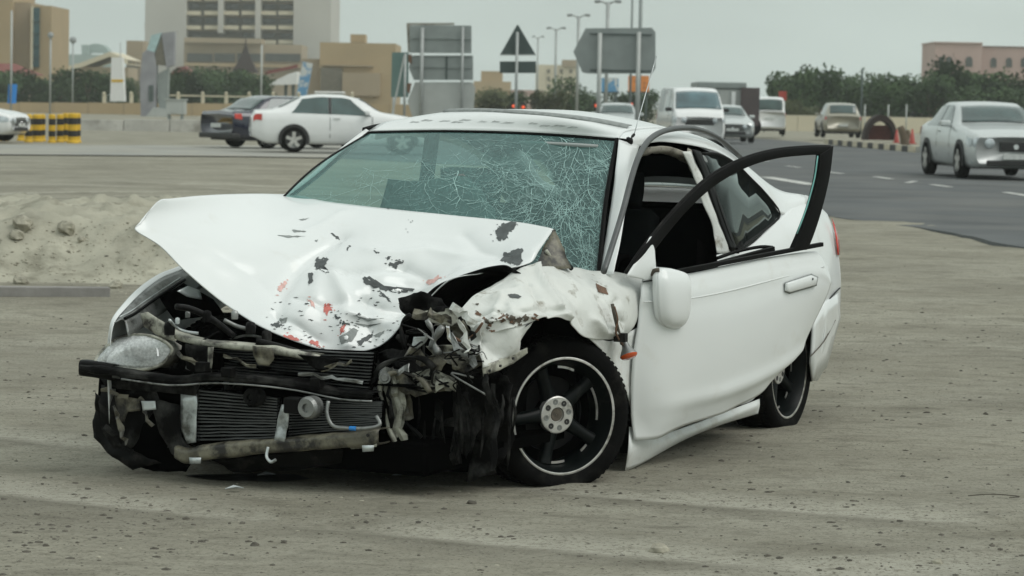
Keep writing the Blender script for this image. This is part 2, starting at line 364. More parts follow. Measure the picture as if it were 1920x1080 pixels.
def sheet(name, near, far, z, mt, kind='structure', jag=0, lift=0):
    # strip between a near and a far edge (world XY lists of the same length), resampled
    n = 40; A = spline([Vector(p) for p in near], 8); B = spline([Vector(p) for p in far], 8); K = len(A)
    vs = []
    for i in range(K):
        a = Vector((A[i].x, A[i].y, 0)); b = Vector((B[i].x, B[i].y, 0))
        if jag: a += (b - a).normalized() * (jag * nz((a.x * 2, a.y * .6, 0), 1.7, 4) + jag * .5 * nz((a.x, a.y, 0), 9, 8))
        for k in range(15):
            q = a.lerp(b, k / 13 - (1 / 13)) if k else a - (b - a).normalized() * .05
            vs.append((q.x, q.y, z(q.x, q.y) + lift - (.09 if k == 0 and not lift else 0)))
    fs = [(i * 15 + k, (i + 1) * 15 + k, (i + 1) * 15 + k + 1, i * 15 + k + 1) for i in range(K - 1) for k in range(14)]
    o = mesh(name, vs, fs, mt); o['kind'] = kind; return o
def RH(x, y): return base_h(x, y) + .018
near = [ground(px, py, RZ) for px, py in ((2500, 560), (1925, 468), (1750, 433), (1560, 408), (1400, 372), (1200, 336), (1000, 318), (800, 306), (600, 296), (300, 293), (0, 291), (-700, 286))]
far = [ground(px, py, RZ) for px, py in ((2500, 306), (2050, 296), (1800, 285), (1560, 271), (1500, 262), (1380, 254), (1000, 250), (800, 262), (600, 272), (300, 274), (0, 272), (-700, 264))]
near = [Vector((9.5, 8, 0)), Vector((7.4, 14, 0))] + near + [Vector((-70, 66, 0))]; far = [Vector((120, 80, 0)), Vector((70, 98, 0))] + far + [Vector((-70, 92, 0))]
sheet('road', near, far, RH, M['asphalt'], jag=.28)
# dusty verge of the left lane: paler worn strip along its near edge
nn = [ground(px, py, RZ) for px, py in ((640, 298), (400, 294.5), (0, 291.5), (-700, 286.5))]
ff = [ground(px, py, RZ) for px, py in ((640, 274), (400, 274), (0, 272.5), (-700, 265))]
sheet('road_shoulder', nn, ff, RH, M['asphalt_old'], lift=.008, jag=.1)
def line(px0, py0, px1, py1, w=.13):
    a, b = gz(px0, py0), gz(px1, py1); d = (b - a); s = Vector((d.y, -d.x, 0)).normalized() * w / 2
    K = 6; vs = []
    for i in range(K + 1):
        q = a.lerp(b, i / K); z_ = RH(q.x, q.y) + .006
        vs += [(q.x - s.x, q.y - s.y, z_), (q.x + s.x, q.y + s.y, z_)]
    o = mesh('road_marking', vs, [(2 * i, 2 * i + 1, 2 * i + 3, 2 * i + 2) for i in range(K)], M['mark'])
    o['kind'] = 'structure'
for a in ((1436, 334, 1526, 349, .30), (1552, 324, 1580, 328, .14), (1640, 333, 1672, 338, .14), (1746, 348, 1782, 353, .14), (1886, 363, 1935, 371, .16), (1476, 313, 1500, 316, .14), (1700, 345, 1716, 342, .12), (1410, 300, 1440, 304, .14)): line(*a)

# loose stones, gravel, plank, twig
def rock(name, loc, r, mt, seed, flat=.6):
    rr = random.Random(seed); vs, fs = [], []; n, k = 9, 6
    for j in range(k + 1):
        th = math.pi * j / k
        for i in range(n):
            ph = 2 * math.pi * i / n; d = Vector((math.sin(th) * math.cos(ph), math.sin(th) * math.sin(ph), math.cos(th)))
            q = 1 + .35 * nz(d, 1.6, seed) + .12 * nz(d, 5, seed)
            vs.append(Vector((d.x * r * q, d.y * r * q * .8, d.z * r * q * flat)))
    for j in range(k):
        for i in range(n): fs.append((j * n + i, j * n + (i + 1) % n, (j + 1) * n + (i + 1) % n, (j + 1) * n + i))
    o = mesh(name, vs, fs, mt, smooth=False); o.location = loc; o.rotation_euler = (0, 0, rr.random() * 6); return o
M['stone'] = mat('pale_stone', (.36, .34, .27), .9, var=.4, vs=20, bump=.6, bs=60)
M['stoned'] = mat('dark_stone', (.11, .10, .08), .9, var=.4, vs=20, bump=.5, bs=60)
def gp(px, py):
    q = ground(px, py, 0); z0 = H(q.x, q.y); q = ground(px, py, z0); z0 = H(q.x, q.y); q = ground(px, py, z0); h_ = HEAP.ray_cast(CAM, ray(px, py))[0]
    if h_ and h_.y < q.y: return h_
    return Vector((q.x, q.y, H(q.x, q.y)))
for k, (px, py, r, mt, lb) in enumerate([(1236, 1031, .040, 'stone', 'pale flat rock, the largest stone on the sand before the wrecked car'),
      (1757, 1052, .022, 'stone', 'small two-tone rock near the bottom right corner on the sand'),
      (478, 1023, .020, 'stoned', 'brown clod of earth on the sand before the front of the wreck'),
      (86, 1024, .014, 'stoned', 'lone brown pebble near the bottom left corner'),
      (884, 944, .020, 'stoned', 'brown chunk of dirt just before the flat front tyre'),
      (1848, 777, .018, 'stoned', 'dark stone on the open sand far right of the rear wheel')]):
    tag(rock('stone', gp(px, py), r, M[mt], k + 1), lb, 'stone')
for k, (px, py, r, lb) in enumerate([(125, 432, .085, 'large rounded dirt clod on the crest of the sand heap'), (153, 452, .038, 'small round clod right below the large clod of the sand heap'),
      (42, 425, .09, 'elongated brown earth lump at the far left of the sand heap'), (30, 445, .07, 'ragged earth lump lower down the left slope of the sand heap'), (218, 541, .06, 'pale yellowish stone beside the end of the grey plank'),
      (38, 533, .07, 'dry brown tuft-like clod just above the grey plank')]):
    q = gp(px, py); tag(rock('dirt_clod', q + Vector((0, 0, r * .25)), r, M['stone'], k + 20, .7), lb, 'clod')
ICO = []; _t = (1 + 5 ** .5) / 2
for a in (-1, 1):
    for b in (-_t, _t): ICO += [(a, b, 0), (0, a, b), (b, 0, a)]
ICO = [Vector(v).normalized() for v in ICO]
from itertools import combinations
IF = [f for f in combinations(range(12), 3) if all((ICO[a] - ICO[b]).length < 1.1 for a, b in combinations(f, 2))]
mb = MB(); r2 = random.Random(4); base = []
for k in range(7000):
    if k < 6500: px, py = r2.uniform(-60, 1980), 1090 - (r2.random() ** .8) * 500
    else: px, py = r2.uniform(-60, 1980), r2.uniform(405, 640)
    q = gp(px, py); 
    if nz(q, .6, 9) < r2.uniform(-.5, .35) or (q.x < -.8 and q.y > 20.2 and r2.random() < .75): continue
    s = .0026 + .010 * r2.random() ** 4.5 + (.002 if k >= 6500 else 0)
    ax_, ay_ = r2.uniform(.8, 1.6), r2.uniform(.7, 1.2); vs = [q + Vector((v.x * s * ax_ * r2.uniform(.75, 1.2), v.y * s * ay_ * r2.uniform(.75, 1.2), v.z * s * .6 * r2.uniform(.7, 1.2))) for v in ICO]
    mb.add(vs, IF)
tag(mb.build('gravel', M['stoned']), 'dark gravel and crumbs scattered over the sand', 'gravel', kind='stuff')
mb = MB(); r2 = random.Random(14)
for k in range(1500):
    px, py = r2.uniform(-60, 1980), 1090 - (r2.random() ** .8) * 480
    if k > 1000: px, py = r2.uniform(-40, 330), r2.uniform(415, 560)
    q = gp(px, py); s = .002 + .006 * r2.random() ** 4 + (.010 * r2.random() if k > 1000 else 0)
    ax_, ay_ = r2.uniform(.8, 1.6), r2.uniform(.7, 1.2); vs = [q + Vector((v.x * s * ax_ * r2.uniform(.75, 1.2), v.y * s * ay_ * r2.uniform(.75, 1.2), v.z * s * .6 * r2.uniform(.7, 1.2))) for v in ICO]
    mb.add(vs, IF)
tag(mb.build('gravel', M['stone']), 'pale stone crumbs scattered over the sand', 'gravel', kind='stuff')
a, b = gp(-60, 556), gp(205, 558)
M['plank'] = mat('weathered_plank', (.26, .25, .235), .9, var=.25, vs=6, bump=.3)
tag(MB().beam(a + Vector((0, 0, .035)), b + Vector((0, 0, .03)), .10, .075).build('plank', M['plank'], bevel=.008), 'long grey weathered plank lying on the sand at the far left', 'plank')
q = gp(1815, 935); tag(MB().tube([q + Vector((0, 0, .012)), q + Vector((.10, .01, .018)), q + Vector((.20, .03, .008)), gp(1893, 938) + Vector((0, 0, .01))], .0022, 5).build('twig', M['stoned']), 'thin dry twig lying on the sand at lower right', 'twig')

# ================================================================== haze
mt = bpy.data.materials.new('haze'); mt.use_nodes = True; t = mt.node_tree; t.nodes.clear()
o_ = t.nodes.new('ShaderNodeOutputMaterial'); pv = t.nodes.new('ShaderNodeVolumePrincipled'); pv.inputs['Color'].default_value = (.93, .97, .95, 1); pv.inputs['Density'].default_value = .00036; pv.inputs['Anisotropy'].default_value = .3
t.links.new(pv.outputs[0], o_.inputs['Volume'])
HZ = MB().box((-900, -95, -1.2), (900, 900, 75)).build('haze', mt); HZ['kind'] = 'stuff'; HZ['label'] = 'pale dusty haze in the air over the whole place'; HZ['category'] = 'haze'

# ================================================================== buildings, far
M['beige'] = mat('beige_render', (.42, .32, .19), .85, var=.12, vs=.2)
M['beige2'] = mat('tan_render', (.36, .29, .20), .85, var=.12, vs=.2)
M['cream'] = mat('cream_render', (.62, .56, .42), .85, var=.1, vs=.2)
M['wwall'] = mat('white_render', (.50, .49, .45), .85, var=.1, vs=.1)
M['pink'] = mat('pink_render', (.46, .33, .29), .85, var=.1, vs=.2)
M['dkwin'] = mat('dark_window', (.05, .055, .05), .2, var=.3, spec=.6)
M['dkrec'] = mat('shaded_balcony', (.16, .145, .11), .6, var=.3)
M['teal'] = mat('teal_glass', (.03, .09, .10), .2, var=.3, vs=.3)
M['redroof'] = mat('red_roof', (.20, .06, .05), .8, var=.2)
M['dkroof'] = mat('brown_thatch', (.03, .018, .016), .9, var=.3)
M['pole'] = mat('galvanised_pole', (.38, .40, .39), .5, metal=.3, var=.15)
M['signb'] = mat('sign_back_grey', (.27, .30, .29), .55, metal=.2, var=.12, vs=2)
M['signb2'] = mat('sign_back_pale', (.45, .47, .45), .55, metal=.2, var=.1, vs=2)
M['signd'] = mat('sign_back_dark', (.06, .085, .08), .6, var=.15, vs=2)
M['green'] = mat('sign_green', (.12, .20, .185), .5, var=.1)
M['blue'] = mat('sign_blue', (.02, .22, .62), .4, var=.1)
M['lamp'] = mat('lamp_head', (.30, .32, .32), .5, var=.1)
M['yellow'] = mat('yellow_paint', (.68, .42, .02), .5, var=.15, vs=5)
M['blackp'] = mat('black_paint', (.02, .02, .02), .5)
M['orange'] = mat('orange_print', (.75, .27, .07), .6, var=.3, vs=.8, dirt=(.08, .03, .03), dirt_s=1.2, dirt_lo=.55, dirt_hi=.6)
M['bluewhite'] = mat('blue_print', (.10, .30, .52), .6, var=.3, vs=.8, dirt=(.6, .62, .6), dirt_s=1.1, dirt_lo=.5, dirt_hi=.56)
M['conc2'] = mat('sculpture_concrete', (.30, .30, .32), .8, var=.25, vs=.8, bump=.3, bs=5)
M['skyglass'] = mat('pale_glass', (.40, .55, .56), .15, var=.2)
def P2(px, py, D): v = bp(px, py, D); return v.x, v.z
def blk(mb, px0, px1, py0, py1, D, dep, ground_=False):
    x0, z1 = P2(px0, py0, D); x1, z0 = P2(px1, py1, D); z0 = 0 if ground_ else z0
    return mb.box((x0, D, z0), (x1, D + dep, z1))
def building(label, px0, px1, py0, D, dep, mt, name='building', cat='building'):
    x0, z1 = P2(px0, py0, D); x1, _ = P2(px1, py0, D)
    e_ = empty(name, ((x0 + x1) / 2, D, 0), 0, label, cat); 
    MBr(e_).box((x0, D, 0), (x1, D + dep, z1)).build('wall', mt, e_); return e_
class MBr(MB):                                            # boxes given in world space, stored relative to their thing
    def __init__(s, par): super().__init__(); s.o = par.location.copy()
    def build(s, name, mt, parent=None, **k):
        s.v = [v - s.o for v in s.v]; return mesh(name, s.v, s.f, mt, parent, **k)
def rel(e_, px0, px1, py0, py1, D, dep, name, mt, proud=.0, **k):
    mb = MBr(e_); blk(mb, px0, px1, py0, py1, D - proud, dep); return mb.build(name, mt, e_, **k)

# tower with balconies
D = 560
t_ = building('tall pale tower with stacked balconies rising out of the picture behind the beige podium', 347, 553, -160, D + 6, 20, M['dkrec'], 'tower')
rel(t_, 274, 347, -170, 205, D, 28, 'side_slab', M['wwall']); rel(t_, 553, 618, -170, 205, D, 28, 'side_slab', M['wwall'])
for k in range(12):
    for sx_ in (274, 618):
        if k % 2: rel(t_, sx_ - 3, sx_ + 3, -160 + k * 29, -147 + k * 29, D + 2, 6, 'fin', M['wwall'])
rel(t_, 411, 418, -165, 62, D, 8, 'mullion', M['wwall']); rel(t_, 481, 488, -165, 72, D, 8, 'mullion', M['wwall'])
for r_ in range(9):
    yt = -150 + r_ * 27.2
    rel(t_, 347, 553, yt + 15, yt + 21, D + 3.5, 4, 'floor_slab', M['beige2'])
    for c0 in (347, 382, 418, 452, 488, 521):
        if r_ == 8 and c0 in (382, 418): continue
        rel(t_, c0 + 1, c0 + 29, yt + 7, yt + 15, D + 1, 3, 'balcony', M['cream'])
        rel(t_, c0 + 4, c0 + 27, yt - 6, yt + 3, D + 5.6, 1, 'window', M['dkwin'])
p_ = building('long beige podium block with a dark window band below the tower', 345, 566, 80, 540, 15, M['beige2'], 'podium_building')
rel(p_, 345, 490, 70, 82, 538, 8, 'parapet', M['beige2']); rel(p_, 345, 566, 118, 127, 538, 3, 'ledge', M['beige'])
for a, b in ((351, 398), (402, 440), (445, 488), (497, 563)): rel(p_, a, b, 100, 116, 539.6, 1, 'window', M['dkwin'])
b_ = building('small tan block half hidden behind the grey concrete monument', 237, 268, 76, 420, 12, M['beige2'])
rel(b_, 238, 260, 118, 150, 419.5, 1, 'window', M['dkrec'])
# left beige building
b_ = building('tall sand-coloured building with one narrow teal window strip at the left edge', -70, 24, -60, 300, 14, M['beige'])
rel(b_, 24, 57, 4, 175, 301, 12, 'wing', M['beige2']); rel(b_, 57, 95, 10, 175, 300, 12, 'wing', M['beige'])
rel(b_, 61, 73, 14, 126, 299.6, .8, 'window_strip', M['teal']); rel(b_, 58, 61, 12, 130, 299.4, 1, 'pilaster', M['cream']); rel(b_, -70, 24, -62, -40, 299, 15, 'parapet', M['cream'])
for k in range(4): rel(b_, 60.5, 73.5, 40 + k * 22, 41.2 + k * 22, 299.4, .6, 'glazing_bar', M['signd'])
e_ = empty('pavilion', bp(10, 150, 285).xy.to_3d(), 0, 'low pavilion with dark red sloping roof before the left building', 'pavilion')
x0, z0 = P2(-60, 138, 285); x1, z1 = P2(60, 138, 285); _, zt = P2(0, 118, 285)
mb = MBr(e_); mb.add([(x0, 285, z0), (x1, 285, z0), (x1, 293, z0), (x0, 293, z0), (x0, 289, zt), (x1 - 2.4, 289, zt)], [(0, 1, 5, 4), (1, 2, 5), (2, 3, 4, 5), (3, 0, 4)]); mb.build('roof', M['redroof'], e_)
MBr(e_).box((x0 + .4, 286, 0), (x1 - .8, 292, z0)).build('wall', M['beige2'], e_)
# sloping canopy left
e_ = empty('tent_hall', bp(190, 150, 380).xy.to_3d(), 0, 'low hall with pale sandy sloping roof behind the white pylon', 'hall')
pts = [(108, 128), (150, 118), (205, 97), (240, 112)]
mb = MBr(e_); vs = []
for a, b in pts: v = bp(a, b, 380); vs += [v, v + Vector((0, 14, 0)), Vector((v.x, 380, bp(a, b + 9, 380).z)), Vector((v.x, 394, bp(a, b + 9, 380).z))]
for i in range(3): a = i * 4; mb.f += [(a, a + 4, a + 5, a + 1), (a, a + 2, a + 6, a + 4), (a + 2, a + 3, a + 7, a + 6)]
mb.v = vs; mb.build('roof', M['cream'], e_)
rel(e_, 108, 240, 124, 175, 381, 10, 'wall', M['beige2'])
# hazy distant dome building
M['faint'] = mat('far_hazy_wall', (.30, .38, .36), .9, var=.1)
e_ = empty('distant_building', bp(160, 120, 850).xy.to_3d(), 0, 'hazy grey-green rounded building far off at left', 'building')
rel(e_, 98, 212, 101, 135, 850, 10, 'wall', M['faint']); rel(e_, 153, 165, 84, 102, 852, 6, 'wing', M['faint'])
mb = MBr(e_); c_ = bp(180, 100, 855); 
vs = [c_ + Vector((math.cos(math.pi * i / 14) * 3.8, 0, math.sin(math.pi * i / 14) * 2.9)) for i in range(15)]
n0 = len(vs); mb.add(vs + [v + Vector((0, 8, 0)) for v in vs], [(i, i + 1, i + 1 + n0, i + n0) for i in range(14)] + [tuple(range(15))]); mb.build('dome', M['faint'], e_)
# beige building behind the white sedan
b_ = building('beige windowless hall with a deep shaded recess and a rooftop box, behind the white sedan', 600, 742, 79, 330, 16, M['beige'])
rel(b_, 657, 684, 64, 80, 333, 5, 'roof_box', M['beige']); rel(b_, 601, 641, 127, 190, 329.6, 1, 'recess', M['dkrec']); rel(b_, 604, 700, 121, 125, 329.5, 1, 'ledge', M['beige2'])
rel(b_, 642, 712, 136, 180, 329.3, 1, 'panel', M['beige2'])
rel(b_, 565, 600, 110, 190, 331, 10, 'wing', M['beige2'])
# pagoda roof
e_ = empty('pagoda', bp(458, 150, 400).xy.to_3d(), 0, 'dark brown pointed pagoda roof above the green shrubs', 'pagoda')
cx, _z = P2(458, 100, 400); prof = [(458, 71), (460, 84), (464, 98), (470, 114), (481, 136)]
mb = MBr(e_); rings = []
for px, py in prof:
    x, z_ = P2(px, py, 400); r_ = max(.05, x - cx); rings.append([Vector((cx + r_ * a, 402 + r_ * b, z_)) for a, b in ((-1, -1), (1, -1), (1, 1), (-1, 1))])
for i, rg in enumerate(rings): mb.v += rg
for i in range(4): mb.f += [(i * 4 + j, i * 4 + (j + 1) % 4, i * 4 + 4 + (j + 1) % 4, i * 4 + 4 + j) for j in range(4)]
mb.build('roof', M['dkroof'], e_); rel(e_, 445, 471, 134, 165, 401, 3, 'wall', M['beige2'])
e_ = empty('pavilion', bp(338, 150, 400).xy.to_3d(), 0, 'small pavilion with dark red roof between monument and pagoda', 'pavilion')
mb = MBr(e_); v = [bp(a, b, 400) for a, b in ((318, 139), (362, 139), (346, 124), (332, 126))]; mb.add(v + [q + Vector((0, 4, 0)) for q in v], [(0, 1, 2, 3), (4, 7, 6, 5), (0, 4, 5, 1), (1, 5, 6, 2), (2, 6, 7, 3)]); mb.build('roof', M['redroof'], e_)
rel(e_, 322, 358, 139, 165, 401, 2, 'wall', M['beige2'])
# white canopy with red edge and grey column
e_ = empty('canopy', bp(525, 150, 300).xy.to_3d(), 0, 'white slanted canopy with a red upper edge left of the beige hall', 'canopy')
mb = MBr(e_); v = [bp(a, b, 300) for a, b in ((497, 160), (556, 158), (556, 134), (540, 139))]; mb.add(v + [q + Vector((0, 5, 0)) for q in v], [(0, 1, 2, 3), (4, 7, 6, 5), (0, 4, 5, 1), (1, 5, 6, 2), (2, 6, 7, 3), (3, 7, 4, 0)]); mb.build('roof', M['white'], e_)
mb = MBr(e_); mb.beam(bp(497, 137, 301), bp(558, 124, 301), .5, .35); mb.build('edge_beam', M['redroof'], e_)
for px in (533, 547): rel(e_, px, px + 5, 155, 196, 301, .4, 'post', M['signd'])
e_ = empty('column', bp(570, 150, 290).xy.to_3d(), 0, 'slanted blue-grey patterned column right of the white canopy', 'column')
mb = MBr(e_); mb.beam(bp(563, 192, 290), bp(577, 117, 290), 1.0, 1.0); mb.build('shaft', M['bluewhite'], e_)
rel(e_, 556, 574, 184, 195, 289.5, 1.6, 'plinth', M['signb'])
# grey monument
D = 230; e_ = empty('monument', bp(295, 218, D).xy.to_3d(), 0, 'tall grey curved concrete monument with a glass tip standing by the beige wall', 'monument')
def slab(e_, name, poly, D, dep, mt):
    v = [bp(a, b, D) for a, b in poly]; n = len(v); mb = MBr(e_)
    mb.add(v + [q + Vector((0, dep, 0)) for q in v], [tuple(range(n)), tuple(range(2 * n - 1, n - 1, -1))] + [(i, i + n, (i + 1) % n + n, (i + 1) % n) for i in range(n)]); return mb.build(name, mt, e_)
slab(e_, 'left_leg', [(264, 222), (262, 150), (267, 100), (275, 93), (289, 98), (293, 125), (291, 222)], D, 1.2, M['conc2'])
slab(e_, 'glass_tip', [(275, 94), (284, 66), (303, 61), (290, 98)], D + .1, .8, M['skyglass'])
slab(e_, 'right_leg', [(300, 222), (292, 140), (316, 128), (313, 222)], D + .4, 1.0, M['signb'])
slab(e_, 'head', [(303, 62), (327, 59), (326, 122), (312, 127), (308, 100)], D + .1, 1.2, M['conc2'])
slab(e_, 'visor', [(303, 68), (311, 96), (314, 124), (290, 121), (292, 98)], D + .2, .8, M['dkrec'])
slab(e_, 'opening', [(279, 160), (287, 160), (287, 190), (279, 190)], D - .1, .3, M['signd'])
slab(e_, 'foot', [(270, 222), (288, 201), (313, 205), (316, 222)], D - .4, 2.0, M['signb2'])
# white pylon with yellow band
D = 240; e_ = empty('pylon', bp(219, 190, D).xy.to_3d(), 0, 'white rectangular pylon with a thin yellow band among the left shrubs', 'pylon')
slab(e_, 'body', [(206, 190), (209, 108), (229, 108), (233, 190)], D, 1.2, M['white']); slab(e_, 'band', [(209, 154), (209, 149), (231, 149), (231, 154)], D - .03, .1, M['yellow'])
# boundary wall in panels with joints, balustrade above
D = 250; e_ = empty('boundary_wall', bp(300, 215, D).xy.to_3d(), 0, 'long low beige boundary wall behind the left road', 'wall')
xs_ = [-1500, -1200, -900, -600, -330, -160, -60, 35, 100, 165, 232, 300, 360, 418, 478, 540, 600, 665, 730, 800]
for i in range(len(xs_) - 1):
    mb = MBr(e_); x0, z1 = P2(xs_[i], 189 + i * .35, D); x1, _ = P2(xs_[i + 1], 189, D); mb.box((x0 + .04, D, 0), (x1 - .04, D + .3, z1)); mb.build('wall_panel', M['beige'], e_)
    mb = MBr(e_); mb.box((x0 - .05, D + .05, 0), (x0 + .05, D + .25, z1 - .05)); mb.build('joint', M['beige2'], e_)
e_ = empty('balustrade', bp(540, 190, 262).xy.to_3d(), 0, 'cream balustrade with ball-topped posts running along the top of the boundary wall', 'balustrade')
for i, px in enumerate((195, 246, 334, 380, 424, 467, 512, 560, 610, 660)):
    rel(e_, px - 3, px + 3, 177, 200, 262, .35, 'post', M['cream']); c_ = bp(px, 175, 262)
    mb = MBr(e_); mb.lathe([(.001, -.16), (.12, -.10), (.16, 0), (.12, .10), (.001, .16)], 10, Matrix.Translation(c_) @ Matrix.Rotation(math.pi / 2, 4, 'X')); mb.build('ball', M['cream'], e_)
rel(e_, 318, 665, 180, 184, 262.1, .2, 'top_rail', M['cream'])
# pale concrete road edge (stepped parapet)
D = 118; e_ = empty('concrete_barrier', bp(300, 240, D).xy.to_3d(), 0, 'low pale concrete barrier along the far side of the left road', 'barrier')
for a, b, y0 in ((148, 232, 224), (233, 318, 223), (319, 400, 224), (401, 480, 225), (481, 560, 225), (561, 640, 226), (-60, 40, 222)):
    mb = MBr(e_); x0, z1 = P2(a, y0, D); x1, _ = P2(b, y0, D); mb.add([(x0, D - .15, RZ - .1), (x1, D - .15, RZ - .1), (x1, D + .35, RZ - .1), (x0, D + .35, RZ - .1), (x0, D, z1), (x1, D, z1), (x1, D + .25, z1), (x0, D + .25, z1)], [(0, 1, 5, 4), (1, 2, 6, 5), (2, 3, 7, 6), (3, 0, 4, 7), (4, 5, 6, 7)]); mb.build('barrier_block', M['concrete'], e_, bevel=.03)
D = 150; e_ = empty('utility_box', bp(327, 210, D).xy.to_3d(), 0, 'pale grey utility cabinet on feet beside the monument', 'cabinet')
rel(e_, 311, 346, 187, 215, D, 1, 'cabinet', M['signb2'], bevel=.04); rel(e_, 314, 318, 215, 226, D + .1, .6, 'foot', M['signb']); rel(e_, 338, 342, 215, 226, D + .1, .6, 'foot', M['signb']); rel(e_, 309, 348, 185, 188, D - .05, 1.1, 'lid', M['signb2'])
for px, lb, w in ((250, 'x', 1),): pass
# right: pink building
D = 430; b_ = building('pink building with arched dark windows above the trees at far right', 1754, 1842, 80, D, 14, M['pink'])
rel(b_, 1842, 2010, 88, 190, D + 2, 12, 'wing', M['pink']); rel(b_, 1752, 1843, 78, 82, D - .3, 14, 'parapet', M['pink']); rel(b_, 1843, 2010, 86.5, 89, D + 1.7, 12, 'parapet', M['pink'])
def arch(e_, px, py0, py1, w, D, mt):
    pts = [(px - w, py1), (px - w, py0 + w)] + [(px - w * math.cos(a), py0 + w - w * math.sin(a)) for a in [math.pi * i / 6 for i in range(1, 6)]] + [(px + w, py0 + w), (px + w, py1)]
    return slab(e_, 'window', pts, D, .5, mt)
for px, w in ((1765, 5), (1780, 6), (1817, 6.5)): arch(b_, px, 106, 125, w, D - .15, M['dkwin'])
for px in (1863, 1892, 1920, 1950): arch(b_, px, 108, 126, 5.5, D + 1.85, M['dkwin'])
# far cream building centre-right
D = 520; b_ = building('cream far building with small dark windows behind the lamp posts', 1006, 1083, 121, D, 14, M['cream'])
rel(b_, 1055, 1085, 112, 125, D - .5, 10, 'roof_box', M['beige2'])
for r_ in range(3):
    for c0 in (1026, 1050, 1068): rel(b_, c0, c0 + 5, 130 + r_ * 14, 137 + r_ * 14, D - .2, .3, 'window', M['dkrec'])
b_ = building('hazy tan stepped building left of the warning triangle', 888, 958, 152, 480, 14, M['beige']); rel(b_, 902, 942, 133, 153, 482, 8, 'upper_floor', M['beige'])
b_ = building('reddish tan block between the bushes right of the warning triangle', 958, 1004, 168, 460, 10, M['pink'])
# low sandy wall on the right behind the vehicles
D = 205; e_ = empty('boundary_wall', bp(1560, 240, D).xy.to_3d(), 0, 'low yellowish wall in front of the dark trees at right', 'wall')
for i in range(30): 
    mb = MBr(e_); x0, z1 = P2(1462 + i * 34, 228, D); x1, _ = P2(1462 + i * 34 + 33.4, 228, D); mb.box((x0, D, 0), (x1, D + .3, 1.15)); mb.build('wall_panel', M['cream'], e_)
# striped kerb
e_ = empty('kerb', (0, 0, 0), 0, 'black and yellow painted kerb along the far edge of the right road', 'kerb')
a, b = ground(1552, 271, RZ), ground(1722, 287, RZ); n_ = 17
for i in range(n_):
    p, q = a.lerp(b, i / n_), a.lerp(b, (i + .96) / n_)
    MB().beam(p + Vector((0, 0, .12)), q + Vector((0, 0, .12)), .3, .2).build('kerb_stone', M['cream'] if i % 2 == 0 else M['blackp'], e_)
b2 = ground(2700, 318, RZ)
for i in range(40):
    p, q = b.lerp(b2, i / 40), b.lerp(b2, (i + .97) / 40)
    MB().beam(p + Vector((0, 0, .12)), q + Vector((0, 0, .12)), .3, .2).build('kerb_stone', M['concrete'], e_)

# ================================================================== vegetation
def leafmat(n, a, b): return mat(n, a, .7, var=.4, vs=.9, col2=b, spec=.2)
M['leaf'] = leafmat('dark_leaves', (.055, .10, .032), (.012, .028, .009)); M['leaf2'] = leafmat('dry_leaves', (.115, .13, .06), (.05, .06, .03)); M['leaf3'] = leafmat('grey_green_leaves', (.075, .12, .048), (.018, .04, .015))
M['bark'] = mat('bark', (.12, .09, .06), .9, var=.3)
def tree_mesh(seed, w, h, n, s, bush=False):
    r = random.Random(seed); vs, fs = [], []
    blobs = [(Vector((r.uniform(-.7, .7) * w / 2, r.uniform(-.6, .6) * w / 2, h * r.uniform(.18 if bush else .42, .86))), r.uniform(.16, .34) * min(w, h)) for _ in range(16)]
    for _ in range(n):
        c, R = r.choice(blobs); d = Vector((r.gauss(0, 1), r.gauss(0, 1), r.gauss(0, 1))).normalized(); p = c + d * R * (r.random() ** .4)
        if p.z < 0: continue
        a = Vector((r.gauss(0, 1), r.gauss(0, 1), r.gauss(0, 1))).normalized() * s * r.uniform(.6, 1.4); b = a.orthogonal().normalized() * s * r.uniform(.4, .9)
        k = len(vs); vs += [p - a, p + b, p + a, p - b]; fs.append((k, k + 1, k + 2, k + 3))
    return vs, fs
crowns = {}
def tree(px, pyt, D, w_px, label, mtk='leaf', seed=0, pyb=None, bush=False, name='tree', group=None, n=2600):
    x, zt = P2(px, pyt, D); w = w_px / F * D; zb = base_h(x, D)
    e_ = empty(name, (x, D, zb), rnd.random() * 6, label, 'tree' if not bush else 'bush', group)
    key = (seed, bush)
    if key not in crowns:
        vs, fs = tree_mesh(seed * 17 + 3, 4, 4, n, .15, bush)
        me = bpy.data.meshes.new('crown'); me.from_pydata([tuple(v) for v in vs], [], fs); crowns[key] = me
    me = crowns[key].copy() if mtk + 'm' not in crowns else crowns[key].copy()
    me.materials.clear(); me.materials.append(M[mtk])
    c = bpy.data.objects.new('crown', me); COL.objects.link(c); c.parent = e_; c.scale = (w / 4 * 1.15, w / 4 * 1.15, (zt - zb) / 4 * 1.08)
    mb = MB(); hh = (zt - zb)
    mb.tube([(0, 0, -.1), (.05 * w, 0, hh * .3), (0, .03 * w, hh * .6)], .04 * w, 7, rs=lambda t: 1 - .6 * t)
    for k in range(4):
        a = rnd.random() * 6.3; mb.tube([(.03 * w, 0, hh * .32), (math.cos(a) * w * .2, math.sin(a) * w * .2, hh * .55), (math.cos(a) * w * .34, math.sin(a) * w * .34, hh * .72)], .018 * w, 5, rs=lambda t: 1 - .7 * t)
    mb.build('trunk', M['bark'], e_)
    return e_
grp = 'trees behind the right-hand road'
lab = 'dark green leafy tree in the dense row behind the right-hand road'
tr = [(1490, 146, 70), (1540, 142, 74), (1583, 150, 66), (1640, 146, 74), (1695, 148, 76), (1745, 150, 80), (1772, 128, 78), (1825, 140, 90), (1880, 145, 84), (1935, 140, 92), (1668, 165, 80), (1600, 172, 76), (1520, 176, 74), (1720, 172, 90), (1790, 172, 90), (1855, 176, 90), (1910, 180, 90), (1985, 138, 100), (2060, 140, 110), (2150, 136, 110), (2240, 142, 110), (2330, 138, 110)]
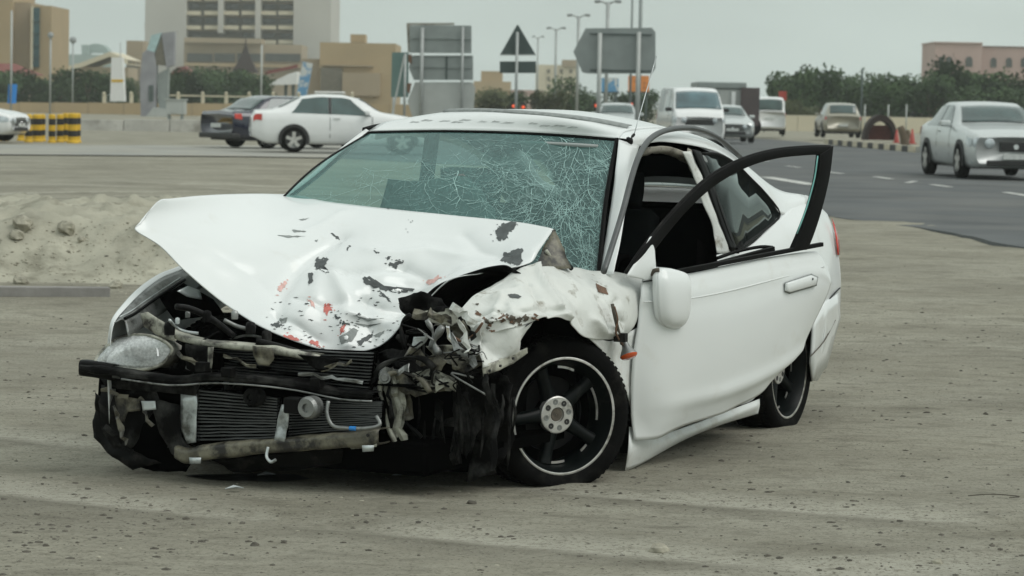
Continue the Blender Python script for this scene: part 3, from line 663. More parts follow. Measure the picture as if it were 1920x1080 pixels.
for i, (px, py, w) in enumerate(tr): tree(px, py, 225 + (i * 7) % 34, w * 1.15, lab, 'leaf' if i % 3 else 'leaf3', i % 5, group=grp)
for i, (px, py, w) in enumerate([(1477, 190, 44), (1520, 206, 40), (1566, 208, 40), (1500, 215, 34)]): tree(px, py, 214, w, ('leftmost', 'third', 'rightmost', 'second')[i] + ' pale dry bush along the low wall at right', 'leaf2', i % 3, bush=True, name='bush', group='dry bushes along the right wall')
grp = 'shrubs behind the boundary wall'
for i, (px, py, w) in enumerate([(-10, 138, 70), (30, 142, 60), (70, 148, 60), (120, 136, 66), (165, 134, 66), (195, 142, 50), (100, 160, 60), (148, 158, 60), (318, 142, 40), (345, 134, 52), (385, 136, 60), (425, 140, 60), (465, 136, 56), (492, 146, 40), (248, 150, 40), (365, 155, 60), (445, 158, 60), (405, 150, 60)]):
    tree(px, py, 275 + (i % 4) * 5, w * 1.25, 'green shrub in the planted row behind the boundary wall', 'leaf' if i % 2 else 'leaf3', i % 5, bush=True, name='shrub', group=grp)
for i, (px, py, w, lb, k) in enumerate([(915, 172, 64, 'broad olive bush left of the warning triangle post', 'leaf2'), (955, 178, 60, 'olive bush at the foot of the warning triangle post', 'leaf3'), (1030, 172, 56, 'olive bush between the two traffic signs', 'leaf2'), (1072, 150, 60, 'taller olive tree left of the five-sided sign', 'leaf3'), (1100, 178, 50, 'green bush below the left corner of the five-sided sign', 'leaf'), (1212, 176, 40, 'dark green bush below the orange billboard', 'leaf'), (1165, 180, 44, 'grey-green bush below the blue poster', 'leaf3')]):
    tree(px, py, 215 + i * 3, w * 1.2, lb, k, i % 5, bush=True, name='bush')

# ================================================================== street furniture
def pole(e_, px, y0, y1, D, r, lean=0, name='post', mt='pole'):
    a, b = bp(px, y0, D), bp(px + lean, y1, D); mb = MBr(e_)
    if y1 >= 999: b = Vector((a.x, D, base_h(a.x, D)))
    mb.tube([a, b], r, 10, smooth=1); return mb.build(name, M[mt], e_, smooth=True)
D = 106
e_ = empty('road_sign', bp(830, 230, D).xy.to_3d(), 0, 'stack of three grey sign boards seen from behind on two pale posts', 'road sign')
slab(e_, 'top_board', [(768, 48), (800, 47), (884, 48), (884, 100), (768, 99)], D, .06, M['signb'])
slab(e_, 'middle_board', [(769, 107), (776, 104), (887, 104), (887, 150), (776, 150), (767, 129)], D, .06, M['signb'])
slab(e_, 'lower_board', [(778, 154), (885, 154), (891, 164), (886, 235), (778, 235), (764, 190)], D, .06, M['signb2'])
for y0 in (72, 98, 104, 126, 150): rel(e_, 772, 884, y0, y0 + 2.2, D - .05, .05, 'brace', M['signb'] if y0 != 98 else M['signb2'])
rel(e_, 836, 838.5, 105, 150, D - .04, .04, 'joint', M['signd'])
slab(e_, 'torn_strip', [(762, 43), (852, 43), (852, 46.5), (800, 47), (770, 47), (771, 98), (765, 98)], D + .15, .05, M['trim'])
slab(e_, 'side_bracket', [(765, 102), (772, 102), (772, 120), (765, 116)], D - .08, .04, M['rust']); slab(e_, 'side_bracket', [(763, 156), (772, 156), (768, 176), (763, 172)], D - .08, .04, M['rust'])
pole(e_, 792, 52, 999, D - .12, .07); pole(e_, 868, 50, 999, D - .12, .05)
e_ = empty('road_sign', bp(747, 230, 112).xy.to_3d(), 0, 'narrow grey-green board standing left of the stacked sign boards', 'road sign')
slab(e_, 'board', [(735, 98), (766, 98), (766, 182), (733, 182)], 112, .06, M['green']); pole(e_, 760, 100, 999, 111.9, .05, name='post'); pole(e_, 738, 182, 999, 111.9, .04)
e_ = empty('stay_pole', bp(745, 230, 104).xy.to_3d(), 0, 'thin pale leaning pole beside the grey-green board', 'pole')
mb = MBr(e_); mb.tube([bp(758, 105, 104), bp(728, 250, 104)], .035, 8, smooth=1); mb.build('shaft', M['signb2'], e_)
D = 92
e_ = empty('road_sign', bp(969, 230, D).xy.to_3d(), 0, 'dark warning triangle and small board below seen from behind on one post', 'road sign')
slab(e_, 'triangle', [(938, 102), (1004, 102), (972, 47), (969, 47)], D, .05, M['signd']); slab(e_, 'plate', [(937, 115), (1005, 115), (1005, 137), (937, 137)], D, .05, M['signd'])
slab(e_, 'rim', [(937, 102), (1005, 102), (1005, 104), (937, 104)], D - .03, .08, M['signb2']); pole(e_, 970, 60, 999, D - .1, .05, mt='pole')
D = 104
e_ = empty('road_sign', bp(1160, 230, D).xy.to_3d(), 0, 'large five-sided grey direction sign seen from behind on two posts', 'road sign')
slab(e_, 'board', [(1098, 53), (1222, 52), (1229, 60), (1229, 128), (1222, 138), (1104, 138), (1092, 136), (1075, 97)], D, .07, M['signb'])
for y0 in (62, 130): rel(e_, 1106, 1222, y0, y0 + 4, D - .06, .06, 'brace', M['signd'])
pole(e_, 1125, 62, 999, D - .15, .08, mt='signb2'); pole(e_, 1198, 60, 999, D - .15, .08, mt='signb2')
for i, (px, w, col, lb) in enumerate(((1187, .05, 'pole', 'thin tall pole rising out of the picture behind the five-sided sign, left of two'), (1203, .08, 'pole', 'thicker tall pole rising out of the picture behind the five-sided sign'))):
    e_ = empty('pole', bp(px, 230, 118).xy.to_3d(), 0, lb, 'pole'); pole(e_, px, -60, 999, 118, w, name='shaft', mt='signb')
def lamp(px, pyt, D, half, label, arms=2):
    e_ = empty('street_lamp', bp(px, 200, D).xy.to_3d(), 0, label, 'street lamp'); pole(e_, px, pyt + 2, 999, D, .10, name='mast')
    for s in ((-1, 1) if arms == 2 else (1,)):
        mb = MBr(e_); mb.tube([bp(px, pyt + 6, D), bp(px + s * half * .5, pyt + 1, D), bp(px + s * half * .8, pyt, D)], .05, 6); mb.build('arm', M['pole'], e_)
        mb = MBr(e_); mb.beam(bp(px + s * half * .6, pyt, D), bp(px + s * half * 1.15, pyt + 1, D), .35, .18); mb.build('lamp_head', M['lamp'], e_, bevel=.05)
lamp(1140, 2, 150, 22, 'nearest double-arm street lamp, cut by the top edge of the picture'); lamp(1085, 28, 190, 19, 'second double-arm street lamp above the five-sided sign'); lamp(1043, 52, 240, 16, 'third double-arm street lamp right of the warning triangle'); lamp(1009, 68, 330, 10, 'faint fourth double-arm street lamp, farthest of the row')
def globe(px, py, D, r, label):
    e_ = empty('street_lamp', bp(px, 200, D).xy.to_3d(), 0, label, 'street lamp'); pole(e_, px, py, 999, D, .07, name='mast'); c_ = bp(px, py, D)
    mb = MBr(e_); mb.lathe([(.001, -r), (r * .7, -r * .7), (r, 0), (r * .7, r * .7), (.001, r)], 14, Matrix.Translation(c_) @ Matrix.Rotation(math.pi / 2, 4, 'X')); mb.build('lamp_head', M['lamp'], e_, smooth=True)
globe(95, 66, 210, .24, 'round-headed lamp post against the right edge of the left building'); globe(137, 75, 260, .34, 'round-headed lamp post standing free against the sky at left')
globe(1434, 200, 190, .3, 'short round-headed post left of the white minivan')
e_ = empty('flag_pole', bp(22, 200, 170).xy.to_3d(), 0, 'slim grey pole with a hanging blue banner at the left edge', 'banner pole'); pole(e_, 22, 20, 999, 170, .06, name='mast', mt='signb2')
mb = MBr(e_); G_ = [[bp(14 + 8 * u_ + (1 - v_) * 2, 158 + 36 * v_, 170) + Vector((0, .1 * math.sin(u_ * 4), 0)) for u_ in (0, .5, 1, 1.5, 1.9)] for v_ in (0, .3, .6, 1)]
mb.add([p for r in G_ for p in r], [(j * 5 + i, j * 5 + i + 1, j * 5 + i + 6, j * 5 + i + 5) for j in range(3) for i in range(4)]); mb.build('banner', M['blue'], e_, solid=.03)
for px, y0, y1, D, lb, nm, mk in ((491, 84, 172, 235, 'thin pale pole right of the pagoda', 'pole', 'signb2'), (226, 80, 190, 330, 'faint thin mast above the sandy hall roof', 'pole', 'pole'), (1617, 128, 265, 190, 'dark slender post in front of the right-hand trees', 'pole', 'signd')):
    e_ = empty(nm, bp(px, 200, D).xy.to_3d(), 0, lb, 'pole'); pole(e_, px, y0, 999, D, .07 if D < 300 else .06, name='shaft', mt=mk)
for i, px in enumerate((1622, 1666, 1700)):
    e_ = empty('bollard', bp(px, 200, 200).xy.to_3d(), 0, ('pale thin post right of the dark slender post', 'pale thin post behind the round culvert', 'pale thin post left of the grey sedan')[i], 'post'); pole(e_, px, 196, 999, 200, .05, name='shaft', mt='signb2')
for px0, px1, y0, y1, mk, lb in ((1178, 1217, 142, 172, 'orange', 'orange printed billboard with dark shapes behind the right sign post'), (1128, 1160, 146, 172, 'bluewhite', 'blue and white printed billboard behind the left sign post')):
    e_ = empty('billboard', bp((px0 + px1) / 2, 200, 170).xy.to_3d(), 0, lb, 'billboard'); slab(e_, 'panel', [(px0, y0), (px1, y0), (px1, y1), (px0, y1)], 170, .12, M[mk]); slab(e_, 'frame', [(px0 - 1, y1), (px1 + 1, y1), (px1 + 1, y1 + 3), (px0 - 1, y1 + 3)], 169.9, .2, M['signd'])
    for q_ in (px0 + 5, px1 - 5): pole(e_, q_, y1, 999, 170.1, .06, name='leg', mt='signd')
# traffic lights, lit red/orange
M['glow'] = mat('lit_red_lamp', (.9, .1, .03), .4, emit=(1, .12, .03), es=.7)
for px, py, lb in ((981, 201, 'lit red signal above the roof of the wreck, right of the triangle post'), (963, 199, 'dim red signal left of the triangle post, just above the wreck'), (1137, 202, 'lit orange-red signal beside the left post of the five-sided sign'), (1118, 198, 'dim red signal left of the five-sided sign post'), (1184, 196, 'red-lit signal below the orange billboard')):
    D = 165; e_ = empty('traffic_light', bp(px, 230, D).xy.to_3d(), 0, lb, 'traffic light'); slab(e_, 'housing', [(px - 4.5, py - 9), (px + 4.5, py - 9), (px + 4.5, py + 9), (px - 4.5, py + 9)], D, .25, M['blackp'])
    c_ = bp(px, py, D - .08); mb = MBr(e_); mb.lathe([(.001, -.04), (.07, -.02), (.09, .04)], 12, Matrix.Translation(c_)); mb.build('lens', M['glow'], e_); pole(e_, px, py + 8, 999, D + .1, .05, name='post')
# striped bollards on the left
barrel_bits = None
for i, px in enumerate((-18, 7, 40, 54, 70, 79, 98, 113, 124, 137, 145)):
    D = 80 + (i % 3) * 1.2; x, z1 = P2(px, 214 - (i > 7) * 2, D); zb = base_h(x, D); h = z1 - zb; r_ = .10 if i not in (4, 9) else .14
    e_ = empty('striped_bollard', (x, D, zb), 0, ('first', 'second', 'third', 'fourth', 'fifth', 'sixth', 'seventh', 'eighth', 'ninth', 'tenth', 'last')[i] + ' yellow and black bollard from the left at the road edge', 'bollard', 'striped bollards at the left road edge')
    MB().lathe([(.001, 0), (r_ * 1.25, 0), (r_ * 1.25, .05), (r_, .08), (r_, h * .95), (r_ * .75, h), (.001, h)], 16, Matrix.Rotation(math.pi / 2, 4, 'X')).build('post', M['yellow'], e_, smooth=False)
    for a, b in ((.22, .42), (.62, .84)):
        MB().lathe([(r_ * 1.02, h * a), (r_ * 1.02, h * b)], 16, Matrix.Rotation(math.pi / 2, 4, 'X')).build('black_band', M['blackp'], e_)
# cones, culvert, stump
M['cone'] = mat('cone_red', (.38, .05, .035), .5, var=.15)
for i, (px, py, s) in enumerate(((1621, 262, 1), (1681, 268, 1.1), (1710, 270, 1.2), (1663, 262, .8))):
    g_ = ground(px, py, RZ); e_ = empty('traffic_cone', g_, 0, ('red traffic cone right behind the tan car', 'red traffic cone right of the dark culvert', 'red traffic cone beside the grey sedan', 'small faint cone before the culvert')[i], 'cone', scale=s * .7)
    MB().lathe([(.001, .75), (.04, .75), (.16, .04)], 14, Matrix.Rotation(math.pi / 2, 4, 'X')).build('body', M['cone'], e_, smooth=True); MB().lathe([(.095, .35), (.135, .17)], 14, Matrix.Rotation(math.pi / 2, 4, 'X') ).build('band', M['white'], e_)
    MB().box((-.22, -.22, 0), (.22, .22, .04)).build('base', M['cone'], e_)
g_ = ground(1652, 263, RZ); e_ = empty('culvert', g_, 0, 'dark arched culvert ring with reddish inside at the edge of the trees', 'culvert')
mb = MB(); n_ = 18
for y_ in (0, 1.2):
    for r_ in (.80, .60):
        mb.v += [Vector((math.cos(math.pi * i / n_) * r_, y_, math.sin(math.pi * i / n_) * r_ * 1.5)) for i in range(n_ + 1)]
k_ = n_ + 1
for i in range(n_): mb.f += [(i, i + 1, i + 1 + k_, i + k_), (i, i + 2 * k_, i + 1 + 2 * k_, i + 1), (i + k_, i + k_ + 1, i + 3 * k_ + 1, i + 3 * k_), (i + 2 * k_, i + 3 * k_, i + 3 * k_ + 1, i + 2 * k_ + 1)]
mb.build('ring', M['dkroof'], e_); MB().box((-.58, .8, 0), (.58, .9, .7)).build('back_board', M['redroof'], e_)
g_ = ground(1697, 272, RZ); e_ = empty('tree_stump', g_, 0, 'leafless brown stump beside the striped kerb end', 'stump'); MB().tube([(0, 0, -.05), (-.06, 0, .35), (-.22, 0, .75)], .2, 9, rs=lambda t: 1 - .3 * t).build('trunk', M['bark'], e_, smooth=True)
MB().tube([(0, 0, .2), (.12, 0, .4), (.1, .05, .6)], .12, 7, rs=lambda t: 1 - .4 * t).build('branch', M['bark'], e_, smooth=True)
# ================================================================== the wrecked car
CAR = empty('wrecked_car', O, math.atan2(math.cos(TH), math.sin(TH)), 'smashed white two-door coupe with crushed nose, cracked windscreen and open door, standing on the sand', 'car')
CL = camlocal()
def bvh_of(*objs):
    dg = bpy.context.evaluated_depsgraph_get(); vs, fs = [], []
    for o in objs:
        n = len(vs); vs += [v.co.copy() for v in o.data.vertices]; fs += [tuple(i + n for i in p.vertices) for p in o.data.polygons]
    return BVHTree.FromPolygons(vs, fs)
def hit(bv, px, py):
    h = bv.ray_cast(CL, raylocal(px, py)); return (h[0], h[1]) if h[0] else (None, None)
import bmesh
def poly3(name, pts, mt, parent, amp=.01, sc=8, seed=0, solid=.003, cuts=3, smooth=True, kind=None):
    bm = bmesh.new(); vs = [bm.verts.new(p) for p in pts]; f = bm.faces.new(vs); bm.normal_update(); nrm = f.normal.copy()
    bmesh.ops.triangulate(bm, faces=bm.faces[:])
    bmesh.ops.subdivide_edges(bm, edges=bm.edges[:], cuts=cuts, use_grid_fill=True)
    for v in bm.verts: v.co += nrm * (amp * (nz(v.co, sc, seed) * 1.3 + .5 * nz(v.co, sc * 2.7, seed + 3))) + Vector((nz(v.co, sc * 3, seed + 1), nz(v.co, sc * 3, seed + 2), nz(v.co, sc * 3, seed + 4))) * amp * .25
    me = bpy.data.meshes.new(name); bm.to_mesh(me); bm.free(); me.materials.append(mt)
    if smooth: me.polygons.foreach_set('use_smooth', [True] * len(me.polygons))
    o = bpy.data.objects.new(name, me); COL.objects.link(o); o.parent = parent
    if solid: s = o.modifiers.new('s', 'SOLIDIFY'); s.thickness = solid; s.offset = 0
    if kind: o['kind'] = kind
    return o
def decal(name, bv, poly, mt, parent, lift=.0035, jag=1.2, seed=0, sub=4, build=True, acc=None):
    r = random.Random(seed * 13 + len(poly)); P = []
    n = len(poly)
    for i in range(n):
        a, b = poly[i], poly[(i + 1) % n]
        for k in range(sub):
            t = k / sub; x, y_ = a[0] + (b[0] - a[0]) * t, a[1] + (b[1] - a[1]) * t
            if k: x += r.uniform(-jag, jag); y_ += r.uniform(-jag, jag)
            P.append((x, y_))
    cx = sum(p[0] for p in P) / len(P); cy = sum(p[1] for p in P) / len(P)
    rings = [P, [((p[0] + cx) / 2, (p[1] + cy) / 2) for p in P]]
    vs, K = [], len(P)
    last = None
    for rg in rings + [[(cx, cy)]]:
        for q in rg:
            h, nn_ = hit(bv, *q)
            if h is None:
                if last is None: return None
                h, nn_ = last
            last = (h, nn_)
            if nn_.dot(CL - h) < 0: nn_ = -nn_
            vs.append(h + nn_ * lift)
    fs = [(i, (i + 1) % K, K + (i + 1) % K, K + i) for i in range(K)] + [(K + i, K + (i + 1) % K, 2 * K) for i in range(K)]
    if acc is not None: acc.add(vs, fs); return None
    return mesh(name, vs, fs, mt, parent, solid=.0006)

# ---- hood, buckled into a peak
hr = [Y3(l) for l in (
 [(545,366,-.72),(480,364,-.73),(400,366,-.74),(325,372,-.75),(296,378,-.75),(262,420,-.755)],
 [(572,371,-.62),(505,381,-.65),(420,392,-.69),(340,404,-.72),(285,412,-.74),(255,432,-.752)],
 [(606,378,-.50),(530,405,-.54),(450,432,-.58),(380,450,-.61),(335,458,-.64),(300,460,-.67)],
 [(670,385,-.33),(590,425,-.39),(510,458,-.45),(430,490,-.51),(385,502,-.55),(348,508,-.58)],
 [(720,390,-.20),(650,432,-.25),(580,475,-.31),(505,525,-.37),(465,552,-.40),(430,576,-.42)],
 [(770,396,-.07),(712,442,-.10),(650,492,-.14),(585,555,-.18),(550,592,-.20),(520,629,-.22)],
 [(820,401,.05),(772,450,.03),(715,505,.01),(665,575,-.02),(645,620,-.03),(628,660,-.04)],
 [(870,406,.17),(832,455,.16),(790,508,.14),(752,575,.12),(732,612,.12),(712,650,.11)],
 [(920,411,.29),(888,450,.28),(860,490,.27),(825,530,.265),(800,555,.26),(782,575,.26)],
 [(980,419,.44),(955,450,.43),(932,478,.42),(900,505,.41),(876,514,.405),(850,522,.40)],
 [(1038,431,.60),(1026,448,.60),(1012,470,.60),(1000,490,.60),(985,496,.59),(967,498,.58)])]
def hood_fn(p, u, v):
    d = 0
    w = max(0, min(1, (v - .42) / .2)) * max(0, min(1, (u - .18) / .3))
    d += w * (.018 * nz(p, 3.0, 3) + .024 * (crumple(p, 4.2, 1) - .35) + .006 * nz(p, 8, 5)) 
    d += .006 * nz(p, 2.2, 8)
    return d * (1 if 0 < v < 1 else .35)
HG = grid(hr, 16, 10); KH = len(HG[0])
_bv = BVHTree.FromPolygons([p for r in HG for p in r], [(j * KH + i, j * KH + i + 1, (j + 1) * KH + i + 1, (j + 1) * KH + i) for j in range(len(HG) - 1) for i in range(KH - 1)])
def crease_lines(bv, lst):
    out = []
    for pts, amp, wd in lst:
        q = [bv.ray_cast(CL, raylocal(a, b))[0] for a, b in pts]; q = [p for p in q if p]
        if len(q) > 1: out.append((q, amp, wd))
    return out
def crease_d(p, cl_):
    d = 0
    for q, amp, wd in cl_:
        best = 9
        for a, b in zip(q, q[1:]):
            ab = b - a; t = max(0, min(1, (p - a).dot(ab) / ab.dot(ab))); best = min(best, (p - a - ab * t).length)
        if best < wd * 3: d += amp * math.exp(-(best / wd) ** 1.15)
    return d
HC = crease_lines(_bv, [([(640,440),(600,470),(560,500),(530,545),(520,590)], .022, .035), ([(600,500),(640,512),(700,505),(760,498)], .014, .020), ([(625,515),(650,560),(640,610),(650,650)], -.022, .03),
  ([(600,512),(590,560),(560,600)], -.014, .025), ([(520,590),(560,612),(600,640)], .012, .018), ([(680,560),(720,580),(760,575)], .018, .018), ([(655,590),(700,600),(735,610)], -.014, .016), ([(760,500),(800,520),(770,560),(740,590)], .016, .022),
  ([(690,470),(740,478),(800,470),(860,480)], -.010, .035), ([(560,440),(600,425),(640,400)], -.007, .04), ([(870,440),(900,470),(950,480)], .010, .03), ([(700,540),(690,570),(700,640)], .014, .016), ([(560,560),(600,575),(640,570)], .010, .016), ([(740,545),(780,540),(820,530)], -.010, .014), ([(310,440),(400,470),(480,520),(520,560)], .004, .05)])
_hf = hood_fn
def hood_fn2(p, u, v): return -_hf(p, u, v) * 1.0 + 1.45 * crease_d(p, HC)
HG2 = disp(HG, lambda p, u, v: -hood_fn2(p, u, v))
_n = (HG[20][40] - HG2[20][40])
HOOD = gmesh('hood', HG2, M['paint'], CAR, solid=.004)
# the rolled front lip and a black underside standing for the shaded gap
BH = bvh_of(HOOD)
lip = [C(a, b, y=c) for a, b, c in ((782,577,.26),(800,552,.29),(822,534,.34),(850,522,.39),(885,510,.46),(915,501,.52),(945,497,.58),(960,503,.62),(976,512,.64))]
low = [p + Vector((.05, 0, -.022 - .012 * math.sin(i * 1.3))) for i, p in enumerate(lip)]
low2 = [p + Vector((.16, 0, -.03)) for p in low]
patch('hood_lip', [lip, [a.lerp(b, .5) + Vector((-.012, 0, 0)) for a, b in zip(lip, low)], low, low2], M['black'], HOOD, 4, 3)
# side return of the hood by the windscreen corner, khaki inside
poly3('hood_inner', [C(1038,431,y=.60), C(1058,470,y=.66), C(1070,504,y=.70), C(1002,504,y=.62), C(1018,465,y=.60)], M['primer'], HOOD, .015, 9, 3)
MB().tube([C(1038,432,y=.602), C(1040,455,y=.61), C(1052,482,y=.64), C(1072,504,y=.70)], .009, 6).build('hood_edge', M['black'], HOOD, smooth=True)
MB().tube([C(1024,470,y=.62), C(1036,486,y=.63), C(1062,503,y=.66)], .008, 6).build('hood_brace', M['primer2'], HOOD, smooth=True)

# ---- windscreen
top = Y3([(692,249,-.56),(830,247,-.23),(960,250,.08),(1070,256,.33),(1158,263,.56)])
bot = Y3([(480,424,-.72),(640,445,-.38),(850,470,.09),(1000,498,.42),(1122,534,.69)])
bot = [p + Vector((dx, 0, 0)) for p, dx in zip(bot, (0, -.02, -.02, -.01, 0))]
mid = [a.lerp(b, .5) + Vector((-.02, 0, .035)) for a, b in zip(top, bot)]
WG = grid([top, mid, bot], 10, 12)
WS = gmesh('windscreen', WG, M['wind'], CAR, solid=0)
R_, K_ = len(WG), len(WG[0])
def ws(u, v):
    u = max(0, min(.9999, u)) * (K_ - 1); v = max(0, min(.9999, v)) * (R_ - 1); i, j = int(u), int(v); a, b = u - i, v - j
    return (WG[j][i] * (1 - a) + WG[j][i + 1] * a) * (1 - b) + (WG[j + 1][i] * (1 - a) + WG[j + 1][i + 1] * a) * b
def wsn(u, v):
    n = (ws(u + .01, v) - ws(u - .01, v)).cross(ws(u, v + .01) - ws(u, v - .01)).normalized()
    return n if n.dot(CL - ws(u, v)) > 0 else -n
cr = random.Random(11); mbc = MB()
def crack(u, v, ang, ln, w, wob=.5, br=.25, depth=0):
    pts = []; n = max(3, int(ln / .018)); a = ang
    for k in range(n):
        if not (0.01 < u < .99 and .01 < v < .99): break
        pts.append((u, v)); a += cr.uniform(-wob, wob) * .30; u += math.cos(a) * .018 * .62; v += math.sin(a) * .018
        if depth < 2 and cr.random() < br * .35: crack(u, v, a + cr.choice((-1, 1)) * cr.uniform(.5, 1.2), ln * cr.uniform(.25, .6), w * .7, wob, br, depth + 1)
    if len(pts) < 3: return
    base = len(mbc.v); m_ = len(pts)
    for k, (a_, b_) in enumerate(pts):
        p = ws(a_, b_); q = ws(*pts[min(k + 1, m_ - 1)]); o = ws(*pts[max(k - 1, 0)]); nn_ = wsn(a_, b_); s = (q - o).cross(nn_)
        s = s.normalized() * (w * (1 - .75 * k / m_) * cr.uniform(.3, 1.3)) if s.length > 1e-7 else Vector((0, 0, w)); mbc.v += [p + nn_ * .003 - s, p + nn_ * .003 + s]
    mbc.f += [(base + 2 * k, base + 2 * k + 1, base + 2 * k + 3, base + 2 * k + 2) for k in range(m_ - 1)]
# long wandering cracks
for (u, v, a, ln, w) in ((.46,.18,1.5,.55,.0011),(.42,.42,1.35,.30,.0022),(.62,.1,1.9,.35,.0009),(.63,.25,1.3,.5,.0014),(.74,.05,1.2,.8,.0011),(.80,.08,1.35,.9,.0017),(.86,.05,1.7,.6,.0010),(.70,.02,.2,.3,.0016),(.62,.02,.5,.2,.0012),(.25,.55,2.2,.4,.0008),(.30,.35,.9,.5,.0008),(.20,.5,1.2,.45,.0009),(.36,.55,1.4,.4,.0009),(.28,.7,2.0,.3,.0008),(.15,.45,.6,.5,.0006),(.40,.08,.1,.5,.0006),(.5,.3,.3,.3,.0008),(.57,.35,1.6,.4,.0012),(.68,.5,1.2,.5,.0015),(.76,.45,1.5,.5,.0013),(.30,.10,.2,.4,.0007),(.90,.35,1.5,.6,.0018),(.83,.55,1.4,.45,.0020)):
    crack(u, v, a, ln, w, .7, 1.1)
# fan from the upper right corner
for k in range(26): crack(.985, .16 + cr.uniform(-.06, .10), math.pi + cr.uniform(-.75, .95), cr.uniform(.08, .30), .0010 * cr.uniform(.6, 1.4), .25, .2)
for k in range(14): crack(.80 + cr.uniform(-.02, .02), cr.uniform(.05, .9), cr.uniform(0, 6.28), cr.uniform(.05, .2), .0009, .5, .3)
# dense crazing toward the lower right
for k in range(330):
    u = 1 - abs(cr.gauss(0, .20)) - .01; v = 1 - abs(cr.gauss(0, .30)) - .01
    if u < .45: continue
    crack(u, v, cr.uniform(0, 6.28), cr.uniform(.03, .16), .0006 * cr.uniform(.5, 2.0), .9, .3)
for k in range(34): crack(cr.uniform(.15, .95), cr.uniform(.1, .9), cr.uniform(0, 6.28), cr.uniform(.04, .2), .0006, .6, .3)
for k in range(26): crack(.50 + .13 * math.cos(k * .25) * 1.0, .34 + .20 * math.sin(k * .25), k * .25 + 1.57, .07, .0007, .2, .15)
mbc.build('crack_web', M['crack'], WS, kind='stuff')
# dark band of glass at the edge
for u0, u1 in ((-.0, 1),):
    MB().tube([ws(i / 20, .0) for i in range(21)], .006, 6, smooth=1).build('glass_seal', M['seal'], WS)
    MB().tube([ws(.999, i / 12) + Vector((-.004, 0, .004)) for i in range(13)], .010, 6, smooth=1).build('glass_seal', M['seal'], WS)
    MB().tube([ws(0, i / 12) for i in range(13)], .005, 6, smooth=1).build('glass_seal', M['seal'], WS)
mm_ = ws(.475, .12) + Vector((.05, 0, -.02)); MB().lathe([(.001, -.012), (.05, -.01), (.055, 0), (.05, .012), (.001, .014)], 16, Matrix.Translation(mm_) @ Matrix.Diagonal((1, 1, .6, 1)) @ Matrix.Rotation(1.57, 4, 'Z')).build('interior_mirror', M['inside'], CAR, smooth=True)

# ---- roof, rails, pillars
rr = [[p + Vector((0, 0, .001)) for p in Y3([(690,246,-.575),(830,244,-.23),(960,247,.08),(1070,253,.33),(1163,260,.575)])]]
for x, zz, yy in ((1.04, (1.372, 1.408, 1.417, 1.405, 1.353), .565), (1.42, (1.385, 1.424, 1.433, 1.42, 1.365), .56), (1.9, (1.34, 1.385, 1.395, 1.38, 1.325), .55), (2.3, (1.25, 1.30, 1.31, 1.30, 1.245), .54)):
    rr.append([L(x - .03 * (1 - abs(i - 2) / 2), (i - 2) / 2 * yy, z_) for i, z_ in enumerate(zz)])
ROOF = patch('roof', rr, M['paint'], CAR, 10, 8, lambda p, u, v: .0035 * nz(p, 4, 2) * min(1, v * 6), solid=.004)
BR = bvh_of(ROOF)
dl = []
for a, b in ((778,214),(830,209.5),(880,208),(960,211.5),(1060,220.5),(1120,229),(1176,240)):
    h_, _n = hit(BR, a, b + 2)
    if h_: dl.append(h_)
patch('sunroof_deflector', [[p + Vector((0, 0, .002)) for p in dl], [p + Vector((.012, 0, .012)) for p in dl], [p + Vector((.05, 0, .016)) for p in dl]], M['chip2'], ROOF, 5, 2, solid=.003)
decal('sunroof', BR, [(775,213),(850,206.5),(960,210),(1060,219),(1180,240),(1140,238.5),(1050,228),(950,219),(850,213.5)], M['chip'], ROOF, jag=0, lift=.012)
mb = MB(); r3 = random.Random(3)
for k, (a, b) in enumerate([(778,230),(800,227),(835,228),(858,230),(873,226),(905,229),(930,229),(952,231),(1000,232),(1022,236),(1048,236),(1075,239)]):
    s = 9 + r3.random() * 6; q = [(a - s, b + 1), (a - s * .3, b - 2.2), (a + s * .5, b - 1.2), (a + s, b - .4), (a + s * .3, b + 1.0), (a - s * .2, b + .3)]
    decal('x', BR, q, None, None, jag=.5, seed=k, acc=mb)
mb.build('worn_scribble', M['fade'], ROOF, kind='stuff')
rail_t = [C(1160,259,y=.572), L(1.04, .565, 1.353), L(1.42, .56, 1.365), L(1.9, .55, 1.325), L(2.3, .54, 1.245), C(1452,352,y=.60), C(1506,366,y=.63)]
rail_b = [C(1180,268,y=.60), C(1198,274,y=.62), C(1246,266,y=.625), C(1345,285,y=.645), C(1405,330,y=.66), C(1466,402,y=.70), C(1512,385,y=.68)]
rail = patch('roof_rail', [rail_t, [a.lerp(b, .5) + Vector((0, -.012, .006)) for a, b in zip(rail_t, rail_b)], rail_b], M['paint'], CAR, 8, 4)
mir = lambda p: Vector((p.x, -p.y, p.z))
patch('roof_rail', [[mir(p) for p in rail_t], [mir(p) for p in rail_b]], M['paint'], CAR, 6, 3)
pl = [(1160,262,.575),(1153,330,.62),(1144,400,.65),(1134,460,.67),(1126,514,.69)]
pr = [(1198,274,.625),(1183,330,.68),(1172,400,.715),(1162,460,.74),(1150,514,.76)]
PIL = patch('front_pillar', [Y3(pl), [a.lerp(b, .5) + Vector((-.012, -.01, 0)) for a, b in zip(Y3(pl), Y3(pr))], Y3(pr)], M['paint'], CAR, 8, 4, lambda p, u, v: .004 * nz(p, 12, 3))
mb = MB(); BP_ = bvh_of(PIL)
for k, (a, b) in enumerate([(1158,285),(1156,310),(1152,345),(1147,385),(1143,410),(1137,440),(1133,470),(1160,268),(1131,492)]):
    decal('x', BP_, [(a - 2.5, b - 9), (a + 2.2, b - 6), (a + 1.5, b + 8), (a - 1.5, b + 9)], None, None, jag=1.4, seed=k, acc=mb)
mb.build('rust_streak', M['rust'], PIL)
